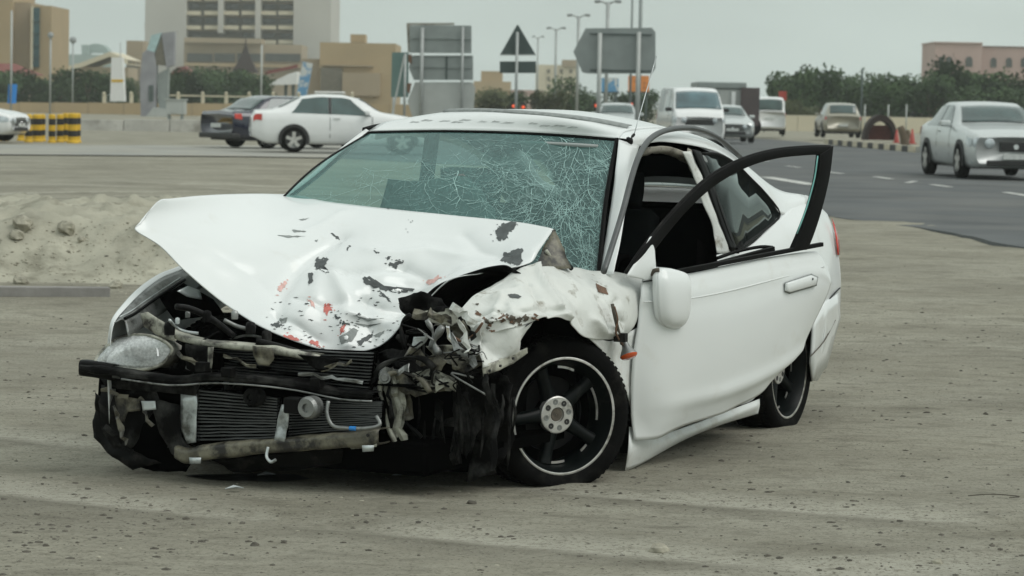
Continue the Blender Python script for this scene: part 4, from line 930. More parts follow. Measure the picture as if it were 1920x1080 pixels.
fp = Y3([(688,248,-.575),(640,286,-.615),(590,330,-.66),(540,368,-.70),(500,402,-.73)])
MB().tube(fp, .017, 8).build('front_pillar', M['paint'], CAR, smooth=True)
MB().tube([p + Vector((-.012, -.016, .0)) for p in fp], .006, 6).build('pillar_seal', M['seal'], CAR, smooth=True)
MB().tube([L(.86, -.585, 1.335), L(1.0, -.59, 1.35), L(1.3, -.595, 1.355), L(1.7, -.60, 1.32), L(2.2, -.6, 1.2)], .012, 6).build('pillar_seal', M['seal'], CAR, smooth=True)
# antenna
mb = MB(); mb.tube([C(1189,252,y=.60), C(1208,185,y=.60), C(1231,105,y=.60)], .0022, 5); AN = mb.build('antenna', M['alum'], CAR, smooth=True)
c_ = C(1178,265,y=.60); MB().lathe([(.001, -.02), (.014, -.016), (.019, 0), (.012, .018), (.001, .022)], 12, Matrix.Translation(c_)).build('antenna_base', M['black'], AN, smooth=True)
mb = MB(); mb.tube([c_, C(1189,252,y=.60)], .006, 6, smooth=1); mb.build('antenna_stem', M['black'], AN)
# torn headliner trim round the door opening
tt = Y3([(1184,300,.64),(1192,286,.635),(1215,276,.63),(1250,274,.63),(1280,283,.635),(1297,292,.64)]); tb = Y3([(1190,306,.60),(1200,296,.60),(1222,288,.60),(1252,290,.60),(1274,300,.60),(1290,308,.61)])
patch('torn_trim', [tt, [a.lerp(b, .5) + Vector((0, -.01, -.004)) for a, b in zip(tt, tb)], tb], M['trim'], CAR, 6, 4, lambda p, u, v: .010 * nz(p, 16, 2))
bl = Y3([(1279,284,.645),(1300,330,.67),(1320,385,.70),(1337,430,.735),(1343,475,.765)]); bR = Y3([(1296,283,.645),(1316,330,.67),(1337,385,.70),(1355,430,.735),(1370,475,.765)])
patch('door_pillar', [bl, [a.lerp(b, .5) + Vector((-.01, -.012, 0)) for a, b in zip(bl, bR)], bR], M['torn'], CAR, 8, 4, lambda p, u, v: .007 * nz(p, 18, 4))
poly3('torn_trim', Y3([(1283,296,.63),(1291,277,.64),(1301,284,.65),(1296,300,.65),(1303,318,.66),(1292,322,.65)]), M['trim'], CAR, .01, 14, 8)
# quarter window
qg = Y3([(1313,288,.648),(1345,289,.650),(1378,306,.655),(1405,332,.662),(1438,366,.68),(1462,402,.70),(1440,426,.725),(1400,455,.752),(1378,466,.765),(1352,400,.72),(1332,340,.68)])
poly3('quarter_window', qg, M['tint'], CAR, 0, 1, cuts=1, solid=.004)
MB().tube(qg + [qg[0]], .0065, 6, smooth=3).build('window_rubber', M['seal'], CAR, smooth=True)
fl_ = Y3([(1294,279,.65),(1312,320,.67),(1335,385,.705),(1352,430,.735),(1366,470,.765)]); fr_ = Y3([(1311,284,.65),(1330,330,.675),(1352,392,.71),(1368,436,.742),(1380,468,.766)])
patch('window_frame', [[p + Vector((0, -.006, 0)) for p in fl_], [p + Vector((0, -.006, 0)) for p in fr_]], M['seal'], CAR, 5, 3)
# long loose rubber door seal, looped over the roof
sp = Y3([(1132,510,.82),(1148,460,.80),(1168,395,.77),(1185,330,.73),(1200,288,.70),(1222,258,.67),(1255,243,.65),(1300,241,.63),(1345,258,.62),(1388,294,.62)])
MB().tube(sp, .0125, 8, smooth=5).build('loose_door_seal', mat('loose_rubber', (.065, .07, .07), .38, var=.3, vs=12, spec=.7), CAR, smooth=True)

# ---- rear quarter, boot, rear
q_rows = [Y3(l) for l in (
 [(1343,478,.775),(1400,464,.757),(1440,430,.728),(1467,404,.702),(1506,367,.645),(1530,382,.64),(1551,402,.62)],
 [(1346,500,.79),(1402,492,.785),(1446,468,.775),(1480,446,.765),(1515,425,.75),(1540,430,.73),(1565,440,.68)],
 [(1350,540,.80),(1408,530,.80),(1452,515,.80),(1490,505,.80),(1525,495,.79),(1552,500,.77),(1574,495,.70)])]
q_rows += [[L(x, .81, z_) for x, z_ in ((1.52, .62), (1.9, .62), (2.2, .66), (2.48, .68), (2.78, .65))] + [C(1556,555,y=.79), C(1576,555,y=.72)],
           [L(x, .815, z_) for x, z_ in ((1.5, .35), (2.02, .35), (2.17, .52), (2.48, .63), (2.79, .52))] + [C(1552,620,y=.80), C(1568,615,y=.73)],
           [L(x, .80, z_) for x, z_ in ((1.5, .16), (2.0, .18), (2.11, .42), (2.48, .625), (2.85, .42))] + [C(1528,712,y=.78), C(1548,690,y=.70)]]
QT = patch('rear_quarter', q_rows, M['paint'], CAR, 8, 6, lambda p, u, v: .004 * nz(p, 5, 2))
tag(patch('rear_quarter', [[mir(p) for p in r] for r in q_rows], M['paint'], CAR, 5, 4))
rail_end = [r[-1] for r in q_rows]
tailrows = [[p, p + Vector((.10, p.y * -.25, 0)), Vector((p.x + .16, 0, p.z)), Vector((p.x + .10, -p.y * .75, p.z)), mir(p)] for p in rail_end]
patch('rear_bumper', tailrows, M['paint'], CAR, 6, 5)
e0, e1, e2 = q_rows[0][4], q_rows[0][5], q_rows[0][6]
bt = [[Vector((p.x, p.y * s, p.z + .015 * (1 - abs(s)))) for s in (1, .5, 0, -.5, -1)] for p in (L(2.78, .58, 1.06), e0, e1, e2)]
patch('boot_lid', bt, M['paint'], CAR, 5, 4)
rg = [[L(x, yy * s, z_ + .02 * (1 - abs(s))) for s in (1, .5, 0, -.5, -1)] for x, yy, z_ in ((2.3, .53, 1.245), (2.55, .55, 1.15), (2.78, .57, 1.06))]
patch('rear_window', rg, M['tint'], CAR, 4, 4)
# bumper moulding lines and tail lamp
MB().tube(Y3([(1497,640,.82),(1530,598,.82),(1556,560,.80),(1575,540,.74)]), .004, 5).build('bumper_seam', M['black'], CAR, smooth=True)
poly3('rear_bumper_corner', Y3([(1524,600,.83),(1548,566,.82),(1573,548,.76),(1573,600,.75),(1560,650,.77),(1548,688,.77),(1524,714,.80),(1519,680,.82)]), M['paint'], CAR, .004, 6, 3, solid=.01)
MB().tube(Y3([(1520,668,.835),(1545,640,.815),(1566,600,.775)]), .003, 5).build('bumper_seam', M['grime'], CAR, smooth=True)
poly3('tail_lamp', Y3([(1560,410,.672),(1565,422,.69),(1573,450,.70),(1575,478,.70),(1571,478,.72),(1567,445,.71)]), M['redl'], CAR, 0, 1, solid=.003, cuts=1)
# fuel or corner piece by the pillar base (torn black stub)
MB().beam(C(1382,470,y=.80), C(1390,458,y=.80), .012, .03).build('pillar_clip', M['black'], CAR)
# sill and side skirt
ROCK = patch('side_skirt', [Y3(l) for l in ([(1180,800,.80),(1240,812,.80),(1300,795,.80),(1360,772,.80),(1424,748,.80)], [(1178,842,.815),(1235,836,.815),(1295,812,.815),(1360,786,.815),(1424,760,.815)], [(1172,883,.79),(1205,868,.79),(1280,826,.79),(1350,797,.79),(1421,775,.79)])], M['paintd'], CAR, 8, 5)
patch('side_skirt', [[mir(p) for p in Y3(l)] for l in ([(1180,800,.80),(1424,748,.80)], [(1172,883,.79),(1421,775,.79)])], M['paintd'], CAR, 4, 3)
# floor pan, firewall, wheel wells, black engine-bay box: added dark to block light
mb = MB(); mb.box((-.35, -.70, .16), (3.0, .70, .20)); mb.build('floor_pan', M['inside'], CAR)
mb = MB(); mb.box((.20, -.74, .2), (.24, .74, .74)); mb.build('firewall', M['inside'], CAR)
mb = MB(); mb.box((-.40, -.60, .2), (.10, .42, .44)); mb.build('bay_light_block', M['inside'], CAR, bevel=.03)
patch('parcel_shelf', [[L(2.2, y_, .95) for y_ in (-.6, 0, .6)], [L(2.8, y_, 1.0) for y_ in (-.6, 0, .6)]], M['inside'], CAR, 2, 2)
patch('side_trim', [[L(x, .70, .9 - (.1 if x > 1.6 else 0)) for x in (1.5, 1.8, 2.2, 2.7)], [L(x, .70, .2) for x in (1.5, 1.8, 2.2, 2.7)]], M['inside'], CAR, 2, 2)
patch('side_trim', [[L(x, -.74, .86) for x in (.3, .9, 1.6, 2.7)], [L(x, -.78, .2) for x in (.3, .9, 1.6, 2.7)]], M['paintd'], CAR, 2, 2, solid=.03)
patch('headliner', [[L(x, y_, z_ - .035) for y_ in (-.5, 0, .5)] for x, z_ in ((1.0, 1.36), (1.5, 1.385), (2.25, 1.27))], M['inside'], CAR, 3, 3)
MB().tube([L(1.52, -.60, 1.33), L(1.58, -.66, 1.1), L(1.66, -.74, .84)], .035, 8).build('door_pillar', M['inside'], CAR)
# seats
def seat(x, y, mt):
    s = empty('seat'); s.parent = CAR; s.location = L(x, y, 0)
    P = lambda pts, n, **k: patch(n, pts, mt, s, 4, 4, solid=.10, **k)
    P([[Vector((a, b, c)) for b in (-.23, 0, .23)] for a, c in ((-.25, .48), (0, .45), (.25, .43))], 'cushion')
    P([[Vector((a, b, c)) for b in (-.22, 0, .22)] for a, c in ((.22, .45), (.30, .70), (.40, .95), (.42, 1.0))], 'backrest')
    P([[Vector((a, b, c)) for b in (-.13, 0, .13)] for a, c in ((.42, 1.03), (.45, 1.10), (.45, 1.17))], 'headrest')
seat(.95, .34, M['cloth']); seat(.95, -.34, M['cloth'])
patch('rear_seat', [[L(a, b, c) for b in (-.6, 0, .6)] for a, c in ((1.75, .45), (2.0, .5), (2.15, .8), (2.22, .98))], M['cloth'], CAR, 4, 4, solid=.08)
patch('dashboard', [[L(a, b, c) for b in (-.68, -.3, 0, .35, .68)] for a, c in ((.62, .74), (.76, .84), (.86, .80), (.84, .55))], M['inside'], CAR, 4, 4, solid=.02)
st = MB().lathe([(.17, -.012), (.185, 0), (.17, .012), (.155, 0)], 32, Matrix.Translation(L(.86, .34, .86)) @ Matrix.Rotation(math.radians(90), 4, 'Z') @ Matrix.Rotation(math.radians(-25), 4, 'X'), close=True); ST = st.build('steering_wheel', M['inside'], CAR, smooth=True)
mb = MB(); c_ = L(.86, .34, .86)
for a in (0, 2.2, 4.1): mb.beam(c_, c_ + Vector((.06 * math.sin(a), .16 * math.cos(a), .15 * math.sin(a))), .03, .015)
mb.beam(c_, c_ + Vector((-.25, 0, -.12)), .06, .06); mb.build('steering_spoke', M['inside'], ST)
# pale deflated airbag hanging behind the glass
poly3('airbag', [L(.62, -.35, 1.12), L(.62, .0, 1.16), L(.66, .16, 1.02), L(.7, .12, .86), L(.7, -.2, .84), L(.66, -.42, .95)], mat('grey_airbag', (.22, .24, .235), .9, var=.15, vs=6), CAR, .06, 4, 2)
e_a = poly3('sun_visor', [L(.93, .12, 1.30), L(.93, .48, 1.29), L(1.02, .48, 1.22), L(1.02, .14, 1.23)], mat('pale_visor', (.34, .37, .36), .8), CAR, .004, 4, 2, solid=.012)

# ---- door
AL = math.radians(15); dn = (-math.sin(AL), math.cos(AL)); dc = dn[0] * .45 + dn[1] * .82
def D_(px, py, off=0): return C(px, py, n=dn, c=dc + off)
drows = [[(1204,524,-.01),(1240,519,0),(1292,513,0),(1370,497,0),(1450,481,0),(1515,472,-.005),(1536,476,-.01),(1552,503,-.02)],
         [(1201,545,.0),(1240,543,.02),(1292,540,.02),(1370,525,.02),(1450,510,.02),(1520,500,.015),(1543,506,.01),(1557,525,-.005)],
         [(1196,605,.0),(1238,612,.03),(1290,608,.035),(1370,592,.035),(1450,570,.035),(1510,552,.03),(1536,545,.02),(1552,550,.0)],
         [(1186,680,-.01),(1234,690,.025),(1288,688,.03),(1362,672,.03),(1432,646,.03),(1486,620,.02),(1512,604,.01),(1528,600,-.01)],
         [(1184,760,-.02),(1228,762,.01),(1284,752,.015),(1345,738,.012),(1408,715,.01),(1456,690,.0),(1482,672,-.01),(1500,655,-.02)],
         [(1190,826,-.03),(1232,822,-.02),(1262,808,-.02),(1318,786,-.025),(1375,765,-.03),(1424,738,-.03),(1446,715,-.03),(1466,695,-.03)]]
def door_fn(p, u, v):
    d = .003 * nz(p, 3, 2)
    d += .012 * math.exp(-((v - .80) / .05) ** 2) * (u > .15) * min(1, (u - .1) * 3) * (1 if u > .15 else 0)
    if v > .6: d += (v - .6) * (.035 * nz(p, 5, 6) + .035 * (crumple(p, 3.2, 5) - .4) * max(0, 1 - u * 1.6))
    if v > .18 and v < .30: d += .0035 * math.sin((v - .18) / .12 * math.pi)
    return -d
DOOR = patch('door', [[D_(*q) for q in r] for r in drows], M['paint'], CAR, 8, 8, door_fn, solid=.006)
BD = bvh_of(DOOR)
# inner door face, dark
patch('door_lining', [[D_(*q) + Vector((0, .05, 0)) for q in r] for r in [[(a, b + 4, o - .05) for a, b, o in drows[0]], [(a, b, o - .06) for a, b, o in drows[2]], [(a, b - 6, o - .06) for a, b, o in drows[4]]]], M['black'], DOOR, 4, 4)
# crease line along the body side, as a pressed ridge
MB().tube([D_(1208,566,.026), D_(1290,560,.031), D_(1370,545,.031), D_(1460,522,.031), D_(1545,500,.012)], .003, 6).build('swage_line', M['paint'], DOOR, smooth=True)
# window frame: tall black bent frame
ff_ = [D_(*q) for q in ((1172,512,-.01),(1200,470,0),(1235,425,.0),(1280,375,.01),(1330,330,.01),(1390,298,.02),(1450,281,.02),(1510,275,.02),(1556,274,.02))]
fi_ = [D_(*q) for q in ((1190,516,-.01),(1218,478,0),(1250,436,.0),(1292,388,.01),(1342,345,.01),(1400,313,.02),(1455,297,.02),(1510,291,.02),(1538,290,.02))]
rb_o = [D_(*q) for q in ((1559,273,.02),(1552,330,.02),(1538,390,.02),(1522,440,.015),(1510,468,.01))]
rb_i = [D_(*q) for q in ((1534,289,.02),(1528,335,.02),(1514,390,.02),(1496,438,.015),(1482,470,.01))]
FR_ = patch('window_frame', [ff_, fi_], M['seal'], DOOR, 5, 2, solid=.022, bevel=.004)
patch('window_frame', [rb_o, rb_i], M['seal'], DOOR, 5, 2, solid=.026, bevel=.004)
MB().tube([D_(1533,292,.03), D_(1527,335,.03), D_(1512,390,.03), D_(1494,438,.025)], .0035, 5).build('glass_channel', M['screen'], FR_, smooth=True)
MB().tube(ff_, .006, 6, smooth=5).build('frame_edge', M['black'], FR_, smooth=True)
mb = MB(); mb.beam(D_(1254,512,.012), D_(1541,458,.012), .02, .018); mb.build('belt_rubber', M['seal'], DOOR, bevel=.003)
mb = MB(); mb.beam(D_(1300,507,-.03), D_(1450,466,-.02), .02, .02); mb.build('belt_rubber', M['seal'], DOOR, bevel=.003)
MB().tube([D_(1345,484,-.05), D_(1380,472,-.05), D_(1424,463,-.04), D_(1448,464,-.03)], .008, 6).build('loose_belt_rubber', M['seal'], DOOR, smooth=True)
# mirror sail and mirror
patch('mirror_sail', [[D_(1174,518,.004), D_(1190,492,.004), D_(1206,466,.004), D_(1219,444,.004), D_(1226,448,.004)], [D_(1204,524,.012), D_(1212,510,.02), D_(1222,500,.025), D_(1228,490,.02), D_(1228,480,.01)], [D_(1206,527,.01), D_(1214,526,.012), D_(1222,525,.012), D_(1229,522,.012), D_(1230,518,.01)]], M['paint'], DOOR, 5, 5)
mrows = []
for (yt, xl, xr, o) in ((502,1236,1244,.05),(505,1233,1262,.07),(514,1232,1288,.085),(530,1232,1294,.10),(560,1233,1294,.105),(590,1236,1291,.10),(606,1242,1283,.085),(614,1251,1273,.06),(616,1258,1266,.04)):
    a, b = D_(xl, yt, o * .55), D_(xr, yt, o * .55); outv = Vector((dn[0], -dn[1], 0)); wv = (b - a)
    ring = [a, a + wv * .18 + outv * .030 * (o / .12), a + wv * .5 + outv * .036 * (o / .12), a + wv * .82 + outv * .030 * (o / .12), b, b - outv * .03 + wv * -.05, a + wv * .5 - outv * .05, a - outv * .03 + wv * .05, a]
    mrows.append(ring)
MR = patch('door_mirror', mrows, M['paint'], DOOR, 4, 3, solid=.003)
MB().tube([D_(1222,516,.02), D_(1226,508,.03), D_(1236,506,.05)], .009, 6).build('mirror_hinge', M['grime'], MR, smooth=True)
mb = MB(); mb.beam(D_(1206,528,.018), D_(1232,525,.02), .004, .004); mb.build('mirror_gap', M['black'], MR)
# handle
hp = [D_(1474,531,.045), D_(1520,516,.045), D_(1531,520,.045), D_(1529,534,.045), D_(1480,548,.045), D_(1473,545,.045)]
HN = poly3('door_handle', hp, M['paint'], DOOR, 0, 1, solid=.014, cuts=1); HN.modifiers.new('b', 'BEVEL').width = .003
c_ = D_(1524,523,.053); MB().lathe([(.001, -.003), (.0045, -.003), (.0045, .002)], 12, Matrix.Translation(c_) @ Matrix.Rotation(AL, 4, 'Z')).build('lock', M['blackp'], HN)
poly3('handle_recess', [D_(1471,530,.038), D_(1521,513,.038), D_(1534,519,.038), D_(1531,536,.038), D_(1480,551,.038), D_(1471,547,.038)], M['chip2'], HN, 0, 1, solid=.002, cuts=1)

# ---- left front wing, crumpled
frows = [Y3(l) for l in (
 [(866,578,.56),(900,548,.58),(950,523,.60),(1000,502,.64),(1060,504,.66),(1120,508,.69),(1165,513,.74),(1206,522,.80)],
 [(872,592,.58),(912,565,.63),(958,545,.67),(1005,532,.71),(1060,530,.74),(1120,536,.78),(1165,545,.82),(1204,552,.83)],
 [(878,605,.60),(922,588,.68),(965,572,.74),(1010,560,.77),(1062,562,.80),(1118,572,.83),(1160,582,.855),(1198,590,.845)],
 [(884,618,.62),(930,606,.70),(975,590,.77),(1022,578,.80),(1058,588,.82),(1100,606,.84),(1152,612,.86),(1190,612,.845)],
 [(890,630,.63),(938,622,.72),(985,608,.79),(1030,594,.82),(1064,606,.83),(1096,632,.84),(1140,636,.84),(1178,625,.835)])]
def fen_fn(p, u, v):
    a = max(0, 1 - abs(u - .25) * 2.0)
    return -1.3 * crease_d(p, FC) + .030 * a * (crumple(p, 5.0, 3) - .35) + .008 * nz(p, 6, 4) + .012 * a * nz(p, 14, 5)
_fg = grid(frows, 8, 7); _fk = len(_fg[0])
_fb = BVHTree.FromPolygons([p for r in _fg for p in r], [(j * _fk + i, j * _fk + i + 1, (j + 1) * _fk + i + 1, (j + 1) * _fk + i) for j in range(len(_fg) - 1) for i in range(_fk - 1)])
FC = crease_lines(_fb, [([(1004,508),(1022,540),(1045,575),(1060,598)], .030, .014), ([(990,530),(1010,560),(1030,590)], -.020, .02), ([(1040,530),(1075,560),(1090,600)], -.016, .03), ([(1110,600),(1135,622),(1160,618)], .022, .02), ([(1125,560),(1140,590),(1140,615)], -.022, .018),
  ([(900,590),(940,585),(985,584),(1050,583)], -.018, .010), ([(905,605),(945,600),(990,596),(1052,592)], .014, .010), ([(925,560),(960,548),(1000,536)], .012, .015), ([(940,560),(925,590),(915,620)], .016, .012), ([(1160,560),(1150,580),(1168,605)], -.02, .012), ([(980,610),(960,590),(955,570)], .014, .012)])
_g2 = grid(frows, 12, 10); FEN = patch('front_wing', frows, M['torn'], CAR, 14, 12, fen_fn, solid=.0035)
BF = bvh_of(FEN)
fr2 = [Y3(l) for l in ([(1098,628,.838),(1125,636,.835),(1150,638,.835),(1180,622,.83),(1206,610,.83)], [(1122,652,.83),(1142,660,.825),(1160,668,.82),(1182,672,.82),(1206,675,.82)], [(1152,692,.82),(1162,700,.82),(1175,712,.815),(1190,725,.815),(1206,735,.815)], [(1178,748,.81),(1184,756,.81),(1192,768,.81),(1200,780,.81),(1210,790,.81)], [(1190,815,.80),(1194,818,.80),(1200,822,.80),(1206,826,.80),(1212,828,.80)])]
patch('front_wing', fr2, M['paintd'], CAR, 5, 5, lambda p, u, v: .008 * nz(p, 7, 2), solid=.0035)
# torn front flap with a bolt flange
FL2 = poly3('torn_wing_flap', Y3([(893,612,.64),(925,592,.70),(975,588,.76),(1012,582,.79),(1004,600,.79),(988,618,.79),(976,640,.78),(972,664,.76),(940,676,.73),(905,690,.70),(898,660,.67),(902,640,.66)]), M['torn'], CAR, .028, 6, 5, cuts=4)
poly3('bolt_flange', Y3([(905,686,.70),(940,672,.73),(974,658,.765),(988,652,.78),(990,662,.78),(962,682,.75),(925,698,.72),(907,706,.70)]), M['primer2'], FL2, .006, 14, 4)
for (a, b, c) in ((918,695,.713),(938,686,.735),(962,672,.756)):
    MB().lathe([(.001, -.004), (.005, -.004), (.005, .003)], 10, Matrix.Translation(C(a, b, y=c + .01))).build('bolt_hole', M['blackp'], FL2)
# cheek plate between hood lip and wing (bent inner wing)
poly3('inner_wing', Y3([(862,588,.52),(892,556,.54),(930,530,.56),(978,506,.60),(1000,503,.63),(950,525,.60),(905,552,.58),(874,582,.56)]), M['torn'], CAR, .008, 8, 6)
poly3('inner_wing', Y3([(800,610,.38),(850,585,.48),(890,560,.55),(880,612,.60),(890,640,.60),(862,650,.54),(850,620,.48),(820,600,.42)]), M['primer'], CAR, .04, 9, 7, cuts=4)
# hanging side repeater
MB().tube(Y3([(1148,570,.875),(1152,590,.885),(1158,615,.88),(1166,645,.875)]), .007, 6).build('repeater_wire', M['grime'], CAR, smooth=True)
MB().tube(Y3([(1152,575,.885),(1158,600,.89),(1155,625,.88),(1170,650,.88)]), .004, 6).build('repeater_wire', M['rust'], CAR, smooth=True)
ax = Matrix.Translation(C(1178,664,y=.90)) @ Matrix.Rotation(math.radians(-25), 4, 'Z') @ Matrix.Rotation(math.radians(62), 4, 'X') @ Matrix.Rotation(math.radians(20), 4, 'Y')
RP = MB().lathe([(.012, .06), (.016, .03), (.034, .0), (.036, -.006)], 16, ax).build('side_repeater', M['steel'], CAR, smooth=True)
MB().lathe([(.036, -.006), (.03, -.014), (.001, -.017)], 16, ax).build('lens', M['orangel'], RP, smooth=True)
mb = MB(); mb.box((-.015, -.02, -.015), (.015, .03, .02)); mb.v = [v + C(1166,634,y=.885) for v in mb.v]; mb.build('repeater_socket', M['black'], CAR, bevel=.003)

# ---- chips, scrapes and red marks
def marks(bv, par, lst, mt, nm, jag=2.0, lift=.0035):
    rs_ = random.Random(len(lst)); sat = MB()
    for i, p in enumerate(lst):
        big = max(a for a, b in p) - min(a for a, b in p) > 14
        decal(nm, bv, p, M[mt], par, seed=i + len(nm), jag=jag * (1.5 if big and jag > 1 else 1), lift=lift, sub=7 if big else 4)
        if nm == 'scrape' or jag < 1: continue
        for k in range(6 if big else 2):                       # flakes that broke off round the bare patch
            a, b = rs_.choice(p); a += rs_.gauss(0, 5); b += rs_.gauss(0, 3.5); q = rs_.uniform(.6, 2.4)
            decal('x', bv, [(a - q * rs_.uniform(.5, 2), b), (a, b - q * .6), (a + q * rs_.uniform(.5, 2), b + q * .2), (a, b + q * .7)], None, None, jag=.4, seed=k, acc=sat, lift=lift)
    if sat.v: sat.build('flakes', M[mt], par, kind='stuff')
marks(BH, HOOD, [[(735,391),(760,394),(793,399),(780,404),(770,415),(765,430),(757,425),(760,412),(748,404)], [(935,425),(960,415),(971,421),(958,435),(948,450),(935,452),(930,440)],
    [(938,490),(950,474),(975,468),(981,470),(978,500),(966,498),(952,494)], [(592,488),(606,484),(616,487),(610,498),(618,512),(604,510),(592,503)], [(578,514),(586,512),(588,528),(580,534)],
    [(623,438),(634,444),(637,450),(629,448)], [(680,522),(693,520),(708,533),(740,544),(778,543),(760,549),(735,548),(706,541),(684,532)], [(712,548),(724,556),(732,566),(718,558)],
    [(728,496),(745,491),(757,490),(745,497),(740,504)], [(722,484),(734,482),(728,488)], [(640,600),(655,606),(648,612),(640,608)], [(628,592),(640,596),(634,602)], [(668,640),(690,628),(700,626),(690,640),(672,648)], [(508,608),(520,606),(528,612),(516,614)],
    [(650,468),(655,465),(653,470)], [(700,470),(712,474),(704,475)]], 'chip', 'paint_chip')
marks(BH, HOOD, [[(560,413),(580,410),(568,414)], [(548,432),(574,435),(552,437)], [(520,442),(572,444),(540,447)], [(636,632),(662,615),(672,620),(660,640),(640,646)], [(525,598),(540,596),(536,606),(526,608)], [(664,606),(690,610),(715,606),(690,614)], [(660,590),(690,598),(720,598),(690,602)], [(590,452),(596,450),(594,455)], [(700,630),(722,620),(712,634)]], 'chip2', 'scrape', jag=.8)
marks(BH, HOOD, [[(607,572),(618,568),(622,580),(612,592),(606,584)], [(640,612),(646,608),(644,622),(638,628)], [(530,630),(548,630),(560,638),(540,637)], [(580,640),(596,640),(600,650),(588,648)]], 'redm', 'red_mark')
marks(BH, HOOD, [[(520,538),(536,528),(532,540),(522,546)], [(576,560),(584,564),(590,580),(582,572)], [(598,656),(612,652),(624,656),(606,660)], [(800,528),(822,518),(828,520),(806,536)]], 'redp', 'red_mark')
marks(BF, FEN, [[(952,553),(965,552),(978,557),(972,561),(956,559)]], 'chip', 'paint_chip', jag=.6, lift=.004)
r4 = random.Random(5); mb = MB(); mb2 = MB()
for k in range(38):
    a, b = r4.gauss(935, 32), r4.gauss(600, 9)
    s = r4.uniform(2, 8); decal('x', BF, [(a - s, b), (a, b - s * .6), (a + s, b + s * .2), (a + s * .2, b + s * .7)], None, None, jag=1.6, seed=k, acc=(mb if k % 3 else mb2), lift=.004)
mb.build('grime_patch', M['grime'], FEN, kind='stuff'); mb2.build('rust_patch', M['rust'], FEN, kind='stuff')
mb = MB()
for k in range(9): a = 1116 + k * 2.2; decal('x', BF, [(a, 533 + k), (a + 2, 533 + k), (a + 6, 548 + k * .6), (a + 4, 549 + k * .6)], None, None, jag=.6, seed=k, acc=mb, lift=.004)
mb.build('scrape', M['rust'], FEN)
mb = MB()
for k in range(85):
    a, b = r4.uniform(500, 780), r4.uniform(555, 655); s = r4.uniform(1, 5); sl_ = r4.uniform(-.8, .8)
    decal('x', BH, [(a - s, b - s * sl_ * .4), (a, b - s * .25), (a + s, b + s * sl_ * .4), (a, b + s * .3)], None, None, jag=1.0, seed=k, acc=mb)
mb.build('fine_scratches', M['chip'], HOOD, kind='stuff')

# ---- wheels
TY = [(.222, .088), (.236, .100), (.268, .106), (.290, .096), (.300, .078), (.302, .05), (.302, 0), (.302, -.05), (.300, -.078), (.290, -.096), (.268, -.106), (.236, -.100), (.222, -.088)]
def wheel(name, loc, rz, flat, label=None, right=False):
    w = empty(name, loc, rz, label); w.parent = CAR
    b = MB().lathe(TY, 72); 
    for v in b.v:
        if v.z < -flat:
            d = -flat - v.z; v.z = -flat; v.y += (.55 * d if v.y > 0 else -.55 * d) * min(1, abs(v.y) / .09)
        if flat < .29: v.y *= 1 + .06 * max(0, -v.z / .3)
    b.build('tyre', M['tyre'], w, smooth=True)
    tb_ = MB()
    for i in range(72):                                    # tread blocks
        a = 2 * math.pi * i / 72
        for yy, sk in ((-.062, .02), (-.022, -.02), (.022, .02), (.062, -.02)):
            p = Vector((math.cos(a + sk), 0, math.sin(a + sk))); q = Vector((math.cos(a - sk), 0, math.sin(a - sk)))
            v0 = [p * .3025 + Vector((0, yy - .015, 0)), q * .3025 + Vector((0, yy + .015, 0))]
            if min(v0[0].z, v0[1].z) < -flat: continue
            tb_.beam(v0[0], v0[1], .015, .006, up=p)
    tb_.build('tread', M['tyre'], w, kind='stuff')
    MB().lathe([(.223, -.089), (.2295, -.095), (.228, -.099), (.219, -.096)], 72).build('rim_lip', M['alloy'], w, smooth=True)
    MB().lathe([(.219, -.096), (.212, -.085), (.200, -.060), (.194, -.03), (.190, .03), (.205, .085), (.22, .09)], 64).build('rim_barrel', M['rimblk'], w, smooth=True)
    for a0, a1 in ((-.15, .75), (1.15, 1.55), (-1.9, -1.35), (-.9, -.72)):
        n = 16; b = MB(); base = 0
        for i in range(n + 1):
            a = a0 + (a1 - a0) * i / n
            for r_, y_ in ((.190, -.035), (.181, -.036)): b.v.append(Vector((r_ * math.cos(a), y_, r_ * math.sin(a))))
        b.f += [(base + 2 * i, base + 2 * i + 1, base + 2 * i + 3, base + 2 * i + 2) for i in range(n)]
        b.build('scuffed_ring', M['alloy'], w, solid=.004)
    MB().lathe([(.19, .03), (.10, .05), (.001, .05)], 40).build('brake_shield', M['inside'], w)
    MB().lathe([(.145, .015), (.145, .028), (.06, .03)], 48).build('brake_disc', M['blackp'], w, smooth=True)
    for k in range(5):
        a = 2 * math.pi * k / 5 + math.radians(112); b = MB()
        d = Vector((math.cos(a), 0, math.sin(a))); t_ = Vector((-d.z, 0, d.x)); rows = []
        for r_, hw, y_ in ((.045, .036, -.035), (.10, .027, -.040), (.15, .023, -.045), (.192, .026, -.05)):
            rows.append([d * r_ - t_ * hw + Vector((0, y_ + .03, 0)), d * r_ - t_ * hw * .8 + Vector((0, y_, 0)), d * r_ + t_ * hw * .8 + Vector((0, y_, 0)), d * r_ + t_ * hw + Vector((0, y_ + .03, 0))])
        patch('spoke', rows, M['rimblk'], w, 2, 4, solid=0, smooth=True)
    MB().lathe([(.074, -.025), (.072, -.045), (.068, -.047), (.030, -.047), (.028, -.038), (.001, -.036)], 40).build('hub', M['alloy'], w)
    MB().lathe([(.027, -.036), (.024, -.042), (.001, -.041)], 24).build('hub_cap', M['grime'], w)
    for k in range(8):
        a = 2 * math.pi * k / 8 + .2; c = Vector((.051 * math.cos(a), 0, .051 * math.sin(a)))
        MB().lathe([(.0115, -.046), (.0115, -.0485), (.004, -.0480), (.0035, -.0470), (.001, -.0470)], 12, Matrix.Translation(c)).build('lug_hole' if k % 2 else 'lug_bolt', M['blackp'] if k % 2 else M['steel'], w)
    return w
